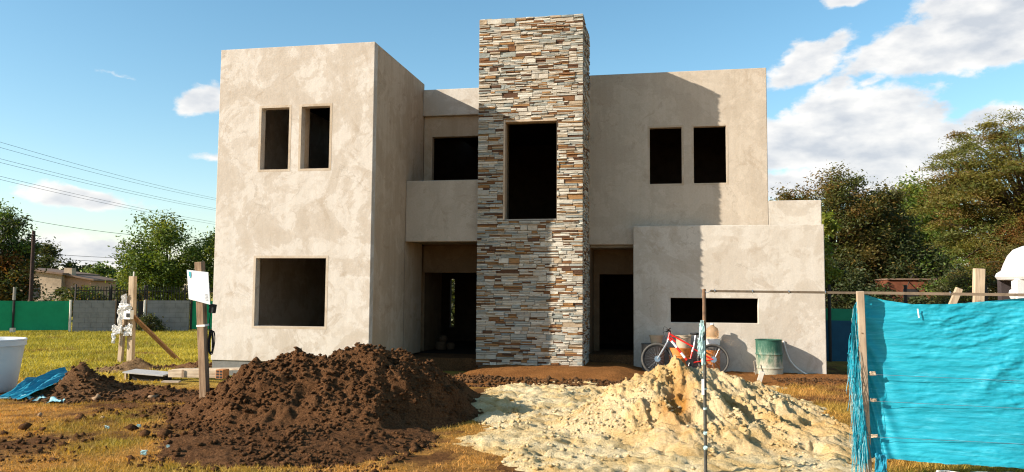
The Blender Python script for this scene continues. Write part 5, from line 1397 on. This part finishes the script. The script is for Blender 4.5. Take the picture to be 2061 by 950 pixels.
# right-hand side
tree('dark_shrub', 'shrub added behind the house to dim the gap seen through the left doorway', (1.6, 13.4, GZ), .8, .08, [((1.6, 13.4, 1.0), (1.3, .6, 1.4), 1, DK)], 50, 9000, .08, .5, DK, 27, cat='shrub')  # added shrub, there to dim the bright gap through the house
tree('dark_tree', 'dark brownish tree just right of the house roof', (18.8, 31.5, GZ), 3.5, .28, [((19.3, 31, 5.2), (2.7, 2.4, 3.2), 1.3, BRN), ((16.7, 30.5, 4.9), (1.7, 1.8, 2.5), .6, BRN), ((21.8, 31.5, 4.7), (1.7, 2, 2.8), .7, BRN+DK), ((19.6, 30.6, 2.2), (3.8, 2.2, 2.4), 1.0, DK+BRN)], 380, 105000, .085, .68, BRN, 11, aspect=.36)
tree('leafy_tree', 'lighter green tree in the gap between the two big trees on the right', (25.0, 37, GZ), 3.5, .24, [((25.2, 37, 5.6), (2.7, 2.4, 3.1), 1, YG+GR+GR[:1]), ((24.0, 36, 3.0), (3.0, 2, 2.6), .8, GR+DK)], 240, 60000, .10, .75, GR, 12)
tree('spreading_tree', 'tall spreading olive tree with layered branches, at the right edge', (23.9, 17.6, GZ), 4.5, .26, [((23.6, 16.6, 6.3), (3.7, 2.8, 2.5), 1.6, OLV), ((21.2, 16.0, 6.2), (1.7, 1.6, .7), .26, OLV), ((20.6, 15.9, 4.9), (1.35, 1.6, .9), .24, OLV), ((20.9, 15.9, 5.6), (1.2, 1.4, .5), .14, OLV), ((21.7, 16.2, 3.8), (1.9, 1.7, 1.2), .5, OLV+GR[:1]), ((24.0, 17, 3.9), (2.9, 2, 2.4), 1.0, OLV+RST[:2])], 360, 130000, .062, .62, OLV, 13, flat=.30, aspect=.24, droop=.18)
tree('rusty_tree', 'feathery tree turning rust orange, low behind the white barbecue', (22.4, 14.4, GZ), 2.6, .16, [((22.4, 14.4, 2.3), (1.9, 1.4, 2.2), 1, RST+OLV[:2]), ((20.6, 14.2, 1.2), (1.4, 1.2, 1.4), .4, OLV+DK)], 150, 45000, .05, .55, RST, 14, flat=.5, aspect=.22, droop=.35)
tree('leafy_tree', 'dark green bushy tree standing low behind the brick shed', (23.6, 31, GZ), 2.2, .16, [((23.4, 31, 2.1), (2.8, 1.6, 2.2), 1, DK+GR[:2]), ((20.8, 24.5, 1.0), (.1, .1, .1), .01, DK)], 150, 32000, .085, .65, DK, 15)
tree('dark_shrub', 'dark shrub under the trees beside the right corner of the house', (17.0, 26.5, GZ), 1.2, .1, [((17.4, 26.5, 1.6), (2.4, 1.3, 2.0), 1, DK), ((19.6, 25.8, .9), (1.2, .8, 1.2), .35, DK)], 110, 20000, .08, .55, DK, 16, cat='shrub')
tree('dark_shrub', 'dark shrubbery to the right of the brick shed, behind the timber posts', (24.2, 24, GZ), 1.0, .1, [((24.3, 24, 1.6), (2.6, 1.3, 2.0), 1, DK+GR[:1]), ((21.6, 22.6, .8), (1.3, .8, 1.1), .4, DK)], 110, 24000, .08, .5, DK, 17, cat='shrub')
tree('young_tree', 'sunlit yellow green sapling peeping out at the right corner of the house', (15.1, 13.4, GZ), 3.0, .05, [((15.35, 13.2, 3.9), (.35, .4, .45), .5, YG), ((15.4, 13.2, 2.2), (.42, .4, .5), .5, YG), ((15.1, 13.2, 3.0), (.4, .4, .5), .35, GR)], 26, 2600, .075, .26, YG, 18)

# ------------------------------------------------------------------ grass
def surf_h(x, y):
    return np.maximum.reduce([dirt_h(x, y), sandp_h(x, y), sand_h(x, y), bed_h(x, y)])
def grass(name, label, x0, x1, y0, y1, n, hmin, hmax, w, thin=0.0, seed=1):
    g = np.random.default_rng(seed)
    x = g.uniform(x0, x1, n); y = g.uniform(y0, y1, n)
    c, green, bare = lawn_cols(x, y)
    tuft = fbm(x, y, 3.2, 4, 300+seed)
    k = (surf_h(x, y) < .0) & (g.uniform(0, 1, n) > bare*1.05+thin-green*.5-tuft*.5) & ~((x > -.1) & (x < 13.6) & (y > 1.6))
    for cx, cy, rx, ry in ((-.33, -3.55, .8, .85), (-2.35, .5, .6, .6), (-1.1, 1.3, .9, .45), (-2.07, -3.7, .5, .5), (-2.1, -5, .7, .4), (1.2, -3.5, .9, .5), (-.55, -1.3, .5, .25), (.5, -1.3, .7, .3)):
        k &= ((x-cx)/rx)**2+((y-cy)/ry)**2 > 1
    x, y, c, green, tuft = x[k], y[k], c[k], green[k], tuft[k]; n = len(x)
    h = (hmin+(hmax-hmin)*g.uniform(0, 1, n)**2)*(.6+.6*green+.5*np.clip(tuft, 0, 1))
    an = g.uniform(0, 6.283, n); lean_ = g.uniform(.15, 1.15, n)*h
    z = ground_h(x, y)-.004
    ww = w*g.uniform(.6, 1.4, n); dx_, dy_ = np.cos(an), np.sin(an); px, py = -dy_*ww, dx_*ww
    la = g.uniform(0, 6.283, n); lx, ly = np.cos(la)*lean_, np.sin(la)*lean_
    V = np.stack([np.stack([x-px, y-py, z], -1), np.stack([x+px, y+py, z], -1), np.stack([x+lx, y+ly, z+h], -1)], 1).reshape(-1, 3)
    cc = c*g.uniform(.75, 1.35, (n, 1))*(1+.15*np.clip(tuft, -1, 1))[:, None]
    o_ = arr_mesh(name, V, np.arange(n*3).reshape(-1, 3), M_grass, col=np.concatenate([np.clip(cc, .01, .7), np.ones((n, 1))], 1))
    tag(o_, label, kind='stuff')
grass('dry_grass', 'short dry golden grass in the foreground left', -2.5, 9.6, -9.8, -2.2, 210000, .012, .072, .0050, .12, 1)
grass('lawn_grass', 'low yellow green lawn behind the heaps on the left', -22, 0, -3, 17, 190000, .02, .12, .012, .12, 2)
grass('verge_grass', 'tufts of yellow green grass between the sand heap and the turquoise tarpaulin', 11.2, 17, -9, 2.2, 80000, .02, .12, .0055, -.45, 3)
